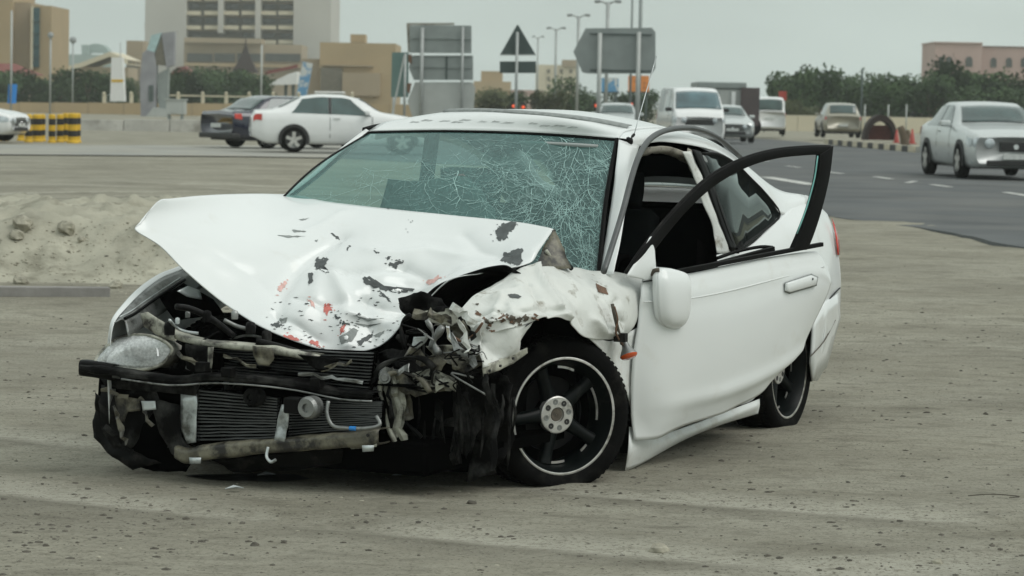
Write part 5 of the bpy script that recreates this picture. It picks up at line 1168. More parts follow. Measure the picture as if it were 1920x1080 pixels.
hubp = C(1072, 778, y=.765)
wheel('front_wheel', hubp + Vector((-.005, .085, 0)), math.radians(-34), hubp.z - H(*(O + U * 0 + V * .7).xy) - .004, 'flat front tyre on black rim with a silver machined edge')
wheel('rear_wheel', C(1478, 692, y=.77) + Vector((0, .09, 0)) , 0, .29)
wheel('front_wheel', L(-.02, -.68, .285), math.radians(-27), .283)
wheel('rear_wheel', L(2.48, -.68, .285), math.pi, .285)

# ---- front end
# bumper beam
bbm = Y3([(150,690,-.86),(230,700,-.68),(320,712,-.50),(400,708,-.33),(480,712,-.15),(560,722,0),(640,738,.17),(700,742,.31)])
def strip(name, pts, h, dep, mt, parent=CAR, n=4, fn=None, up=Vector((0, 0, 1)), solid=.004):
    top = [p + up * h / 2 for p in pts]; bt_ = [p - up * h / 2 for p in pts]
    return patch(name, [[p + Vector((dep, 0, 0)) for p in top], top, [p + Vector((-.008, 0, 0)) for p in pts], bt_, [p + Vector((dep, 0, 0)) for p in bt_]], mt, parent, n, 3, fn, solid=solid)
BB = strip('bumper_beam', bbm, .024, .06, M['dusty'], n=6, fn=lambda p, u, v: .007 * nz(p, 12, 1), solid=.003)
for _p in BB.data.polygons: _p.use_smooth = False
MB().tube([p + Vector((-.010, 0, -.020)) for p in bbm[1:]], .004, 6).build('beam_edge', M['steel'], BB, smooth=True)
strip('beam_end', Y3([(150,690,-.87),(180,694,-.80),(212,700,-.74)]), .055, .05, M['seal'], BB)
for (a, b, c) in ((385,692,-.36),(433,702,-.25),(600,722,.08)):
    q = C(a, b, y=c); mb = MB(); mb.box((-.02, -.022, -.018), (.02, .022, .018)); mb.v = [v + q + Vector((-.02, 0, .01)) for v in mb.v]; mb.build('beam_bracket', M['dusty'], BB, bevel=.004)
# radiators: frames and fins
def fins(name, tl, tr, bl, br, n, par):
    b = MB()
    for i in range(n):
        t_ = (i + .5) / n; p, q = tl.lerp(bl, t_), tr.lerp(br, t_); 
        r_ = [p.lerp(q, k / 6) + Vector((.004 * nz(p.lerp(q, k / 6), 10, 1), 0, .003 * nz(p.lerp(q, k / 6), 14, i))) for k in range(7)]
        for k in range(6): b.beam(r_[k], r_[k + 1], .018, (tl - bl).length / n * .42)
    f_ = b.build(name, M['fin'], par, kind='stuff'); return f_
RD = empty('radiator'); RD.parent = CAR
def rad(tl, tr, bl, br, n, x0):
    P = [C(*tl, x=x0), C(*tr, x=x0 + .02), C(*bl, x=x0), C(*br, x=x0 + .02)]
    patch('core', [[P[0] + Vector((.03, 0, 0)), P[1] + Vector((.03, 0, 0))], [P[2] + Vector((.03, 0, 0)), P[3] + Vector((.03, 0, 0))]], M['inside'], RD, 2, 2, solid=.02)
    fins('cooling_fins', *P, n, RD)
rad((369, 728), (522, 745), (369, 828), (519, 822), 15, -.68); rad((545, 742), (715, 752), (543, 822), (712, 806), 15, -.63); rad((396, 648), (700, 660), (392, 705), (690, 735), 12, -.60)
A_ = lambda a, b, x=-.70: C(a, b, x=x)
poly3('radiator_end_plate', [A_(338,738), A_(369,736), A_(368,829), A_(352,832), A_(338,800)], M['alum'], RD, .006, 8, 1)
poly3('centre_strut', [A_(530,758,-.71), A_(543,760,-.71), A_(541,800,-.71), A_(535,828,-.72), A_(516,826,-.72), A_(520,795,-.71)], M['alum'], CAR, .01, 14, 2)
def disc(name, px, py, x, r, mt, par, d=.03):
    c = C(px, py, x=x); return MB().lathe([(.001, -d * .6), (r * .35, -d * .6), (r * .4, -d), (r * .8, -d), (r, -d * .5), (r, d)], 28, Matrix.Translation(c) @ Matrix.Rotation(-math.pi / 2, 4, 'Z')).build(name, mt, par, smooth=False)
disc('horn', 581, 764, -.74, .042, M['steel'], CAR); disc('horn', 476, 744, -.70, .036, M['dusty'], CAR)
mb = MB(); mb.box((-.02, -.035, -.03), (.03, .03, .03)); mb.v = [v + C(549, 760, x=-.72) for v in mb.v]; mb.build('horn_bracket', M['black'], CAR, bevel=.006)
mb = MB(); mb.tube([A_(616,752,-.70), A_(613,775,-.71), A_(624,798,-.71), A_(650,803,-.71), A_(690,803,-.70), A_(712,796,-.69), A_(706,780,-.68)], .0075, 8, smooth=5); mb.build('hose', M['steel'], CAR, smooth=True)
mb = MB(); mb.tube([A_(656,803,-.712), A_(667,803.5,-.712)], .0082, 8, smooth=1); mb.build('hose_tape', M['blue'], CAR)
mb = MB(); mb.tube([A_(503,838,-.74), A_(500,856,-.75), A_(508,866,-.76), A_(517,862,-.76)], .006, 8, smooth=5); mb.build('tow_hook', M['alum'], CAR, smooth=True)
# lower cross member
lc = [A_(329,848,-.72), A_(352,856,-.73), A_(385,848,-.73), A_(440,842,-.73), A_(500,838,-.72), A_(560,833,-.71), A_(620,828,-.70), A_(680,824,-.68), A_(712,818,-.66)]
LX = strip('lower_cross_member', lc, .05, .08, M['primer'], fn=lambda p, u, v: .007 * nz(p, 12, 2))
for (a, b) in ((385,840),(404,845),(456,836),(505,831),(548,828),(600,826),(690,816),(478,836)):
    MB().lathe([(.001, -.003), (.0065, -.003), (.0065, .003)], 10, Matrix.Translation(A_(a, b, -.737 + (a - 385) * .00016)) @ Matrix.Rotation(-math.pi / 2, 4, 'Z')).build('bolt_hole', M['blackp'], LX)
poly3('radiator_side_panel', [A_(287,758), A_(300,750), A_(338,760), A_(340,820), A_(362,846), A_(345,866), A_(322,850), A_(298,812)], M['dusty'], CAR, .012, 9, 3)
poly3('skirt_flap', [A_(640,826,-.68), A_(706,816,-.67), A_(706,838,-.67), A_(660,842,-.68)], M['primer2'], CAR, .006, 10, 2)
for (a, b) in ((366, 863), (690, 840)): poly3('number_plate_clip', [A_(a - 11, b - 5, -.76), A_(a + 11, b - 5, -.76), A_(a + 10, b + 6, -.76), A_(a - 10, b + 7, -.76)], M['alum'], CAR, .002, 9, a, cuts=1)
poly3('under_tray', [A_(400,862,-.66), A_(560,845,-.64), A_(640,846,-.62), A_(640,868,-.6), A_(560,880,-.6), A_(440,884,-.62)], M['black'], CAR, .02, 8, 4)
# top tie bar and its brackets
tp = [C(a, b, x=x) for a, b, x in ((258,596,-.60),(290,612,-.62),(330,630,-.64),(365,640,-.65),(400,646,-.66),(450,650,-.66),(500,655,-.65),(540,662,-.63),(600,672,-.60))]
strip('top_tie_bar', tp, .022, .05, M['primer2'], n=5, fn=lambda p, u, v: .004 * nz(p, 16, 2))
poly3('tie_bar_gusset', [C(a, b, x=-.66) for a, b in ((262,588),(277,585),(318,612),(330,640),(300,632),(268,612))], M['primer2'], CAR, .008, 14, 2)
for poly, mk in (([(474,648),(514,652),(514,672),(505,686),(486,684),(475,668)], 'primer'), ([(345,645),(397,650),(395,700),(372,705),(350,690)], 'dusty'), ([(560,665),(640,672),(625,690),(598,696),(580,684)], 'dusty'), ([(392,650),(402,650),(398,690),(390,688)], 'primer2')):
    poly3('front_bracket', [C(a, b, x=-.68) for a, b in poly], M[mk], CAR, .010, 14, len(poly))
# left lamp housing debris (car's right side)
for nm, poly, x, mk, amp in (('lamp_housing', [(188,722),(290,728),(300,760),(270,795),(250,840),(210,842),(186,800)], -.66, 'dusty', .02), ('wheel_liner', [(183,735),(196,745),(212,790),(245,842),(300,868),(250,880),(205,850),(176,820),(173,790),(180,770)], -.60, 'black', .02),
      ('housing_bracket', [(215,742),(262,748),(262,770),(238,772),(232,790),(222,790)], -.69, 'primer', .008), ('housing_bracket', [(264,752),(290,752),(292,768),(268,770)], -.72, 'alum', .004), ('lamp_backing', [(180,690),(330,690),(345,640),(420,665),(420,715),(200,712)], -.62, 'inside', .01),
      ('bumper_foam', [(190,712),(330,716),(372,722),(368,742),(300,735),(200,728)], -.70, 'dusty', .01), ('dark_backing', [(186,700),(345,700),(372,760),(372,850),(350,884),(290,884),(230,866),(190,800)], -.50, 'inside', .02)):  # last sheet: dark backing added behind the housing to fill the gap
    poly3(nm, [C(a, b, x=x) for a, b in poly], M[mk], CAR, amp, 9, len(poly), cuts=4)
# headlight (car's right)
hx = [(176,684,-.80),(184,668,-.77),(200,650,-.74),(222,634,-.70),(250,628,-.69),(278,629,-.69),(300,636,-.68),(316,646,-.67),(323,657,-.66),(312,674,-.67),(297,686,-.68),(266,693,-.70),(230,692,-.74),(200,689,-.78)]
ho = [C(a, b, x=x) for a, b, x in hx]; hc_ = sum(ho, Vector()) / len(ho)
HL = empty('headlight'); HL.parent = CAR
n = len(ho); 
def lens(scale, fwd, nm, mt, rings=4):
    vs, fs = [], []
    for k in range(rings + 1):
        t_ = k / rings
        for p in ho: 
            q = hc_.lerp(p, scale * (1 - t_)) + Vector((-1, .35, .25)).normalized() * fwd * (1 - (1 - t_) ** 2); vs.append(q)
    for k in range(rings):
        for i in range(n): fs.append((k * n + i, k * n + (i + 1) % n, (k + 1) * n + (i + 1) % n, (k + 1) * n + i))
    return mesh(nm, vs, fs, mt, HL, smooth=True)
lens(1, .055, 'lens', M['clear']); 
bk = [hc_.lerp(p, .97) + Vector((.10, 0, -.01)) for p in ho]; mesh('housing', ho + bk, [(i, (i + 1) % n, n + (i + 1) % n, n + i) for i in range(n)] + [tuple(range(n, 2 * n))], mat('lamp_housing', (.55, .54, .48), .4, var=.2, vs=20), HL, smooth=True)
rim_ = MB().tube(ho + [ho[0]], .007, 6, smooth=3).build('lamp_rim', M['primer2'], HL, smooth=True)
inn = [hc_.lerp(p, .82) + Vector((.03, 0, 0)) for p in ho]; mesh('reflector', inn + [hc_ + Vector((.07, 0, 0))], [(i, (i + 1) % n, n) for i in range(n)], mat('lamp_reflector', (.88, .90, .89), .25, metal=.0, var=.2, vs=50), HL, smooth=True)
for (a, b, r_) in ((245,660,.034),(275,660,.036)):
    c = C(a, b, x=-.66); MB().lathe([(r_, -.03), (r_ * .9, -.01), (r_ * .5, .02), (.001, .03)], 20, Matrix.Translation(c) @ Matrix.Rotation(-math.pi / 2, 4, 'Z')).build('bulb_bowl', M['chrome'], HL, smooth=True)
    MB().lathe([(.001, -.03), (.008, -.025), (.008, .01)], 12, Matrix.Translation(c) @ Matrix.Rotation(-math.pi / 2, 4, 'Z')).build('bulb', M['alum'], HL, smooth=True)
for k in range(7): mb = MB(); a = 222 + k * 12; mb.beam(C(a, 648 + abs(k - 3) * 1.2, x=-.695), C(a + 2, 668, x=-.70), .008, .006); mb.build('lens_rib', M['chip2'] if k % 2 else M['chrome'], HL)
# right front wing (image left): curved outer skin and inner channel
ro = [C(a, b, y=c) for a, b, c in ((206,640,-.80),(208,604,-.80),(232,570,-.82),(262,540,-.83),(298,516,-.83),(334,502,-.83),(400,470,-.82),(520,400,-.80))]
ri = [C(a, b, y=c) for a, b, c in ((206,650,-.77),(214,606,-.77),(240,574,-.785),(270,545,-.79),(304,521,-.79),(340,506,-.79),(406,474,-.78),(520,404,-.76))]
RW = patch('front_wing', [[p + Vector((.02, .012, -.32 + i * .01)) for i, p in enumerate(ro)], [p + Vector((0, .01, -.10)) for p in ro], ro, ri], M['paint'], CAR, 6, 5)
ch = [C(a, b, y=c) for a, b, c in ((232,600,-.74),(252,590,-.74),(280,570,-.745),(312,548,-.75),(345,527,-.75),(420,480,-.74))]
patch('wing_channel', [[p + Vector((0, 0, .0)) for p in (ri[1], ri[2], ri[3], ri[4], ri[5], ri[6])], ch, [p + Vector((.0, -.02, -.06)) for p in ch]], M['steel'], RW, 5, 4)
MB().tube([p + Vector((0, -.004, .006)) for p in ch[:5]], .006, 6, smooth=4).build('channel_rubber', M['seal'], RW, smooth=True)
MB().tube([p + Vector((-.01, .012, .012)) for p in ch[:5]], .003, 5, smooth=4).build('channel_edge', M['alum'], RW, smooth=True)
# bits visible in the engine bay
r5 = random.Random(9)
for (a, b, y_, r_, mk, nm) in ((333,600,-.52,.010,'alum','filler_cap'),(352,588,-.5,.010,'steel','sensor'),(470,612,-.25,.020,'black','cap'),(388,590,-.42,.018,'dusty','cap'),(440,588,-.3,.014,'steel','fitting'),(318,612,-.55,.022,'black','hose_end'),(500,628,-.2,.02,'dusty','fitting')):
    c = C(a, b, y=y_); MB().lathe([(.001, r_), (r_ * .8, r_ * .7), (r_, 0), (r_ * .9, -r_ * 1.5)], 14, Matrix.Translation(c) @ Matrix.Rotation(math.pi / 2, 4, 'X')).build(nm, M[mk], CAR, smooth=True)
for (pts, r_, mk) in (([(318,600,-.52),(332,615,-.53),(350,622,-.5),(372,625,-.46)], .006, 'alum'), ([(420,600,-.36),(445,612,-.32),(470,618,-.26)], .008, 'steel'), ([(330,575,-.5),(360,580,-.47),(400,600,-.4),(440,632,-.32)], .012, 'black'), ([(480,640,-.2),(520,650,-.13),(580,668,-.02),(640,690,.1)], .014, 'black')):
    MB().tube(Y3(pts), r_, 8, smooth=4).build('pipe', M[mk], CAR, smooth=True)
poly3('inner_shell', Y3([(332,546,-.60),(352,536,-.60),(374,544,-.58),(378,562,-.57),(350,556,-.59)]), M['alum'], CAR, .004, 6, 2)
poly3('inner_panel', Y3([(300,556,-.70),(345,530,-.70),(400,560,-.60),(420,590,-.55),(330,600,-.66)]), M['inside'], CAR, .01, 6, 2)
patch('bay_floor', [[L(-.62, -.66, .50), L(-.62, 0, .42), L(-.55, .5, .40)], [L(.1, -.66, .50), L(.1, 0, .46), L(.1, .6, .5)]], M['inside'], CAR, 3, 3)
# ---- crushed left corner: bent plates, brackets, liner
crush = [
 ('bent_plate', [(748,560),(790,545),(830,560),(858,590),(852,612),(820,602),(790,600),(760,590)], -.36, 'dusty', .03),
 ('bent_plate', [(790,585),(838,578),(860,600),(846,612),(812,604)], -.44, 'primer2', .03),
 ('bent_plate', [(690,680),(725,655),(770,655),(800,665),(828,690),(812,712),(770,700),(735,688),(705,700)], -.46, 'dusty', .04),
 ('bent_plate', [(700,700),(738,690),(760,700),(790,730),(836,718),(834,732),(780,744),(740,728),(712,722)], -.52, 'primer', .04),
 ('bent_plate', [(770,700),(810,690),(850,708),(858,720),(845,734),(800,728),(775,718)], -.47, 'primer2', .02),
 ('crushed_rail', [(722,705),(748,712),(760,760),(752,800),(740,832),(728,820),(736,780),(724,745)], -.53, 'primer2', .035),
 ('crushed_rail', [(745,720),(768,735),(774,785),(760,790),(752,760)], -.50, 'primer', .02),
 ('bent_bracket', [(800,650),(850,645),(880,655),(902,668),(885,690),(862,690),(840,680),(810,668)], -.45, 'primer2', .035),
 ('bent_bracket', [(846,668),(882,676),(905,664),(906,684),(870,700),(850,690)], -.50, 'primer', .02),
 ('chrome_trim', [(836,610),(842,612),(845,635),(890,646),(893,652),(850,648),(838,635)], -.52, 'chrome', .004),
 ('chrome_trim', [(771,660),(776,632),(805,630),(798,642),(782,655)], -.52, 'alum', .006),
 ('bent_plate', [(880,610),(905,600),(898,640),(905,660),(890,668),(878,645)], -.50, 'torn', .02),
 ('bent_plate', [(676,715),(700,680),(715,690),(700,725),(690,745)], -.56, 'dusty', .02),
 ('splash_liner', [(775,735),(850,725),(872,760),(870,830),(855,872),(810,878),(776,860),(770,800)], -.38, 'dusty', .05),
 ('splash_liner', [(845,700),(905,690),(915,740),(900,800),(872,860),(858,800),(850,750)], -.42, 'dusty', .04),
 ('splash_liner', [(872,700),(930,695),(968,720),(962,800),(950,850),(915,895),(880,900),(884,820),(876,760)], -.36, 'dusty', .05),
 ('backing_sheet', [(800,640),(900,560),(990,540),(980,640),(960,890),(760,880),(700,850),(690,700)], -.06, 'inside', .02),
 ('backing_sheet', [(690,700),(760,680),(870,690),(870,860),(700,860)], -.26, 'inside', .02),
]
for i, (nm, poly, x, mk, amp) in enumerate(crush):
    poly3(nm, [C(a, b, x=x) for a, b in poly], M[mk], CAR, amp * (.75 if mk in ('primer', 'primer2') else 1), 11 if amp > .02 else 16, i + 30, cuts=4 if mk in ('primer', 'primer2') else 5, smooth=mk not in ('primer', 'primer2'))
for pts, x, r_, mk in (([(700,705),(720,685),(750,672),(790,672),(815,690)], -.55, .012, 'dusty'), ([(712,712),(735,700),(760,700),(790,712),(806,735)], -.56, .010, 'primer'), ([(830,612),(815,640),(822,665)], -.5, .014, 'steel'), ([(800,600),(812,625),(808,655)], -.48, .010, 'steel'),
       ([(735,760),(760,790),(790,820)], -.5, .008, 'black'), ([(855,700),(860,760),(852,820),(862,870)], -.42, .010, 'black'), ([(760,655),(752,610),(770,590)], -.45, .010, 'black'), ([(905,605),(890,625),(868,640),(850,632)], -.52, .005, 'rust'), ([(1010,600),(990,595),(960,600),(930,608)], -.35, .003, 'rust'), ([(720,700),(712,730),(722,765),(728,800),(742,832)], -.56, .009, 'primer2')):
    MB().tube([C(a, b, x=x) for a, b in pts], r_, 8, smooth=5, rs=lambda t: .8 + .4 * math.sin(t * 9)).build('bent_pipe', M[mk], CAR, smooth=True)
r7 = random.Random(33)
def folded(name, a, b, w, x0, mt, seed, folds=5, amp=.02):
    # a torn ribbon of sheet metal with hard folds between two picture points at depth x0
    rs_ = random.Random(seed); p, q = C(*a, x=x0), C(*b, x=x0 + rs_.uniform(-.05, .05)); d = (q - p); s_ = d.cross(Vector((1, 0, 0))).normalized(); vs, fs = [], []
    n = folds + 2
    for i in range(n):
        t_ = i / (n - 1) + (rs_.uniform(-.06, .06) if 0 < i < n - 1 else 0); c = p.lerp(q, t_) + Vector((rs_.uniform(-1, 1) * amp, 0, rs_.uniform(-.4, .4) * amp)) + s_ * rs_.uniform(-.5, .5) * amp
        ww = w * rs_.uniform(.5, 1.25); tw = Vector((rs_.uniform(-.7, .7) * ww, 0, 0))
        vs += [c - s_ * ww - tw * .5, c + Vector((rs_.uniform(-.5, .3) * ww, 0, 0)), c + s_ * ww + tw]
    for i in range(n - 1):
        k = i * 3; fs += [(k, k + 1, k + 4), (k, k + 4, k + 3), (k + 1, k + 2, k + 5), (k + 1, k + 5, k + 4)]
    return mesh(name, vs, fs, M[mt], CAR, solid=.003)
SEG = [((700,690),(800,668),.012,'primer2'),((705,702),(770,690),.010,'steel'),((760,655),(830,690),.014,'primer'),((735,705),(752,830),.014,'primer2'),((752,712),(772,800),.012,'primer'),((722,705),(738,800),.008,'dusty'),((780,722),(858,722),.012,'primer2'),((800,640),(880,660),.010,'primer2'),
  ((840,625),(895,690),.010,'steel'),((812,590),(845,640),.012,'primer2'),((775,585),(850,600),.010,'primer'),((760,600),(790,660),.008,'black'),((860,600),(880,660),.008,'torn'),((880,665),(905,690),.010,'primer'),((700,720),(690,770),.007,'dusty'),((690,735),(735,715),.007,'steel'),
  ((820,690),(880,700),.009,'primer'),((745,560),(830,590),.010,'dusty'),((846,570),(890,610),.012,'torn'),((866,640),(900,650),.006,'chrome'),((800,612),(806,650),.006,'alum'),((735,670),(790,650),.006,'steel'),((850,700),(905,705),.008,'black'),((880,690),(875,760),.010,'dusty'),((905,700),(930,790),.012,'dusty'),((785,740),(790,850),.012,'dusty'),((820,745),(826,860),.012,'dusty'),((850,740),(866,850),.012,'dusty'),((930,720),(925,880),.014,'dusty'),((900,780),(905,890),.012,'dusty'),
  ((190,730),(240,745),.008,'primer'),((215,760),(235,835),.010,'primer'),((262,745),(285,800),.008,'primer'),((195,800),(250,845),.010,'dusty'),((240,700),(330,708),.006,'steel'),((300,755),(318,840),.010,'primer'),((330,665),(390,690),.008,'primer'),((350,690),(395,700),.006,'steel'),((420,665),(480,690),.006,'primer'),((560,700),(680,715),.006,'steel'),((600,690),(660,680),.008,'primer')]
for k, (a, b, w, mk) in enumerate(SEG):
  if k not in (0, 4, 11, 16, 20, 25, 27, 29) and not (k % 2 and 755 < (a[0] + b[0]) / 2 < 900 and (a[1] + b[1]) / 2 < 720): folded('bent_strip', a, b, w * (1.5 if a[0] > 640 and b[1] < 760 else 1), (-.56 if a[0] > 640 else -.70) + r7.uniform(-.03, .04) + (.10 if a[1] > 730 and a[0] > 770 else 0), mk, k, 4 + k % 4, .018 if a[0] > 640 else .010)
for k in range(26):                                          # wiring
    a, b = r7.uniform(760, 890), r7.uniform(610, 740); 
    if k > 17: a, b = r7.uniform(220, 400), r7.uniform(625, 720)
    MB().tube([C(a + r7.uniform(-4, 4) + i * r7.uniform(4, 16) * r7.choice((-1, 1)), b + i * r7.uniform(-4, 14), x=(-.54 if k < 18 else -.62) + r7.uniform(-.03, .03)) for i in range(4)], r7.uniform(.0018, .0045), 5, smooth=5).build('wire', M[r7.choice(('black', 'dusty', 'steel', 'dusty', 'black'))], CAR, smooth=True)
c_ = C(722, 708, x=-.57); MB().lathe([(.001, -.02), (.012, -.02), (.016, -.01), (.022, -.01), (.022, .01)], 14, Matrix.Translation(c_) @ Matrix.Rotation(-1.2, 4, 'Z')).build('mount_bush', M['steel'], CAR)
r6 = random.Random(21)
for k in range(10):
    a, b = r6.uniform(700, 905), r6.uniform(575, 720); c = C(a, b, x=-.5 + r6.uniform(-.05, .1)); s = r6.uniform(.012, .035)
    poly3('metal_shard', [c + Vector((r6.uniform(-.4, .4) * s, math.cos(t_) * s * r6.uniform(.5, 1.5), math.sin(t_) * s * r6.uniform(.4, 1.2))) for t_ in (0, 1.2, 2.4, 3.7, 5)], M[r6.choice(('primer', 'dusty', 'black', 'dusty', 'steel'))], CAR, .012, 20, k, cuts=1, solid=.002)
# streaky vertical folds on the liner
for k in range(22):
    a = r6.uniform(778, 965); y0 = r6.uniform(735, 790); y1 = y0 + r6.uniform(40, 100); x = -.40 if a < 870 else -.385
    MB().tube([C(a, y0, x=x - .03), C(a + r6.uniform(-6, 6), (y0 + y1) / 2, x=x - .035), C(a + r6.uniform(-8, 8), y1, x=x - .03)], .0045, 5, rs=lambda t: .4 + math.sin(t * 3.1)).build('liner_fold', M['dusty'], CAR, smooth=True)
# inner arch behind the flat tyre
poly3('wheel_arch_liner', [C(a, b, y=.60) for a, b in ((960,640),(1000,600),(1060,590),(1120,620),(1170,680),(1195,780),(1190,850),(960,850))], M['inside'], CAR, .02, 5, 2)
patch('wheel_arch_liner', [[C(a, b, y=y_) for a, b in ((985,612),(1020,592),(1060,596),(1100,622),(1140,660),(1180,740))] for y_ in (.80, .70, .55)], M['black'], CAR, 4, 3)
patch('wheel_arch_liner', [[L(2.48 + math.cos(a) * .36, y_, .29 + math.sin(a) * .35) for a in [math.pi * i / 8 for i in range(9)]] for y_ in (.79, .6, .4)], M['inside'], CAR, 2, 2)
patch('wheel_arch_liner', [[L(2.48 + math.cos(a) * .36, -y_, .29 + math.sin(a) * .35) for a in [math.pi * i / 8 for i in range(9)]] for y_ in (.79, .6, .4)], M['inside'], CAR, 2, 2)
mb = MB(); mb.box((-.58, -.50, .075), (.35, .62, .2)); mb.build('nose_shade_block', M['inside'], CAR, bevel=.02)  # unseen block added to darken the ground below the nose
# puddle of coolant, its black also standing for shadow, and broken bits below the nose
M['puddle'] = mat('wet_oil_and_shadow', (.010, .010, .009), .35, var=.3, vs=10, spec=.35)
for k, (px, py, rx, ry, lb) in enumerate(((470, 896, .24, .10, 'dark glossy oil puddle, its black also standing for shadow, on the sand below the radiator'),)):
    q = gp(px, py); vs = []; K = 40
    for i in range(K):
        a = 2 * math.pi * i / K; rr_ = 1 + .22 * nz((math.cos(a), math.sin(a), k), 1.2, k); x, y = q.x + math.cos(a) * rx * rr_, q.y + math.sin(a) * ry * rr_; vs.append((x, y, H(x, y) + .004))
    vs.append((q.x, q.y, H(q.x, q.y) + .004)); tag(mesh('puddle', vs, [(i, (i + 1) % K, K) for i in range(K)], M['puddle']), lb, 'puddle')
for k, (px, py, lb) in enumerate(((455, 893, 'bright glass shard in the puddle below the radiator'), (500, 897, 'thin clear shard at the right edge of the puddle'), (440, 923, 'glinting shard in front of the puddle'), (752, 897, 'bright shard lying under the crushed corner'))):
    q = gp(px, py); s = .028; o = mesh('glass_shard', [Vector((-s * 1.3, 0, .0)), Vector((-s * .2, s * .6, .012)), Vector((s * 1.2, s * .2, .004)), Vector((s * .3, -s * .5, .010))], [(0, 1, 2, 3)], M['alum'], solid=.002); o.location = q + Vector((0, 0, .012)); tag(o, lb, 'shard')
# ================================================================== traffic
def interp(tab, x):
    if x <= tab[0][0]: return tab[0][1]
    for (a, b), (c, d) in zip(tab, tab[1:]):
        if x <= c:
            t = (x - a) / (c - a); return b + (d - b) * (t * t * (3 - 2 * t) * .5 + t * .5)
    return tab[-1][1]
SHAPES = {   # x from nose (0) to tail (len): bottom, shoulder, top, half width, half width of the roof
 'saloon': dict(len=4.95, wb=(.85, 3.75), r=.345, zb=[(0, .30), (.2, .22), (4.6, .24), (4.95, .38)], zs=[(0, .74), (.08, .82), (.5, .88), (1.4, .95), (4.2, 1.0), (4.9, .98), (4.95, .84)],
    zt=[(0, .80), (.08, .88), (.5, .96), (1.3, 1.04), (1.5, 1.07), (2.1, 1.40), (2.5, 1.49), (3.3, 1.49), (3.7, 1.42), (4.3, 1.12), (4.5, 1.09), (4.9, 1.07), (4.95, .9)],
    w=[(0, .78), (.07, .86), (.25, .90), (1.2, .92), (4.0, .92), (4.7, .86), (4.95, .76)], wt=[(0, .68), (.3, .76), (1.4, .78), (2.1, .66), (3.7, .64), (4.5, .70), (4.95, .6)],
    ws=(1.50, 2.14), rw=(3.74, 4.26), side=((1.75, 2.35, 2.86), (2.94, 3.6, 3.95))),
 'sedan': dict(len=4.6, wb=(.85, 3.55), r=.32, zb=[(0, .36), (.25, .22), (4.2, .22), (4.6, .38)], zs=[(0, .66), (.1, .75), (.5, .82), (1.3, .90), (2.6, .94), (3.9, .97), (4.5, .95), (4.6, .80)],
    zt=[(0, .70), (.08, .80), (.5, .90), (1.15, .99), (1.35, 1.02), (1.95, 1.36), (2.35, 1.44), (2.9, 1.45), (3.3, 1.40), (3.95, 1.10), (4.1, 1.05), (4.5, 1.03), (4.6, .84)],
    w=[(0, .72), (.08, .82), (.35, .88), (1.2, .90), (3.5, .90), (4.3, .85), (4.52, .76), (4.6, .68)], wt=[(0, .45), (.3, .68), (1.3, .72), (2.0, .60), (3.3, .58), (4.1, .64), (4.6, .55)],
    ws=(1.38, 1.97), rw=(3.36, 3.95), side=((1.62, 2.15, 2.62), (2.70, 3.35, 3.62))),
 'square_sedan': dict(len=4.6, wb=(.85, 3.5), r=.31, zb=[(0, .34), (.15, .24), (4.3, .26), (4.6, .38)], zs=[(0, .70), (.1, .80), (1.3, .88), (3.9, .92), (4.55, .92), (4.6, .86)],
    zt=[(0, .74), (.1, .86), (1.3, .96), (2.0, 1.34), (2.3, 1.39), (3.2, 1.39), (3.4, 1.34), (3.95, 1.02), (4.1, .99), (4.57, .97), (4.6, .88)],
    w=[(0, .80), (.08, .84), (.5, .87), (4.2, .87), (4.55, .83), (4.6, .80)], wt=[(0, .70), (1.3, .74), (2.0, .62), (3.3, .60), (4.1, .72), (4.6, .70)],
    ws=(1.34, 2.02), rw=(3.42, 3.98), side=((1.65, 2.2, 2.6), (2.68, 3.3, 3.66))),
 'suv': dict(len=4.7, wb=(.88, 3.62), r=.37, zb=[(0, .42), (.2, .30), (4.4, .30), (4.7, .45)], zs=[(0, .72), (.15, .86), (1.3, 1.02), (4.3, 1.10), (4.7, 1.02)],
    zt=[(0, .76), (.15, .92), (1.2, 1.10), (1.4, 1.14), (2.0, 1.60), (2.5, 1.70), (3.9, 1.68), (4.3, 1.58), (4.62, 1.14), (4.7, 1.04)],
    w=[(0, .72), (.12, .84), (.4, .93), (4.1, .93), (4.5, .88), (4.7, .80)], wt=[(0, .6), (1.3, .76), (2.0, .66), (4.0, .66), (4.7, .70)],
    ws=(1.42, 2.05), rw=(4.26, 4.60), side=((1.68, 2.3, 2.8), (2.88, 3.6, 4.05))),
 'van': dict(len=4.7, wb=(.75, 3.4), r=.33, zb=[(0, .42), (.1, .30), (4.5, .30), (4.7, .42)], zs=[(0, .95), (.1, 1.06), (.5, 1.14), (4.6, 1.14), (4.7, 1.1)],
    zt=[(0, 1.0), (.12, 1.15), (.25, 1.24), (.95, 1.84), (1.3, 1.95), (4.3, 1.97), (4.6, 1.90), (4.7, 1.2)],
    w=[(0, .76), (.08, .83), (.3, .86), (4.5, .86), (4.7, .82)], wt=[(0, .70), (.3, .80), (1.0, .72), (4.4, .72), (4.7, .72)],
    ws=(.27, .96), rw=(4.61, 4.69), side=((.55, 1.05, 1.45), (1.6, 2.3, 2.9)))}
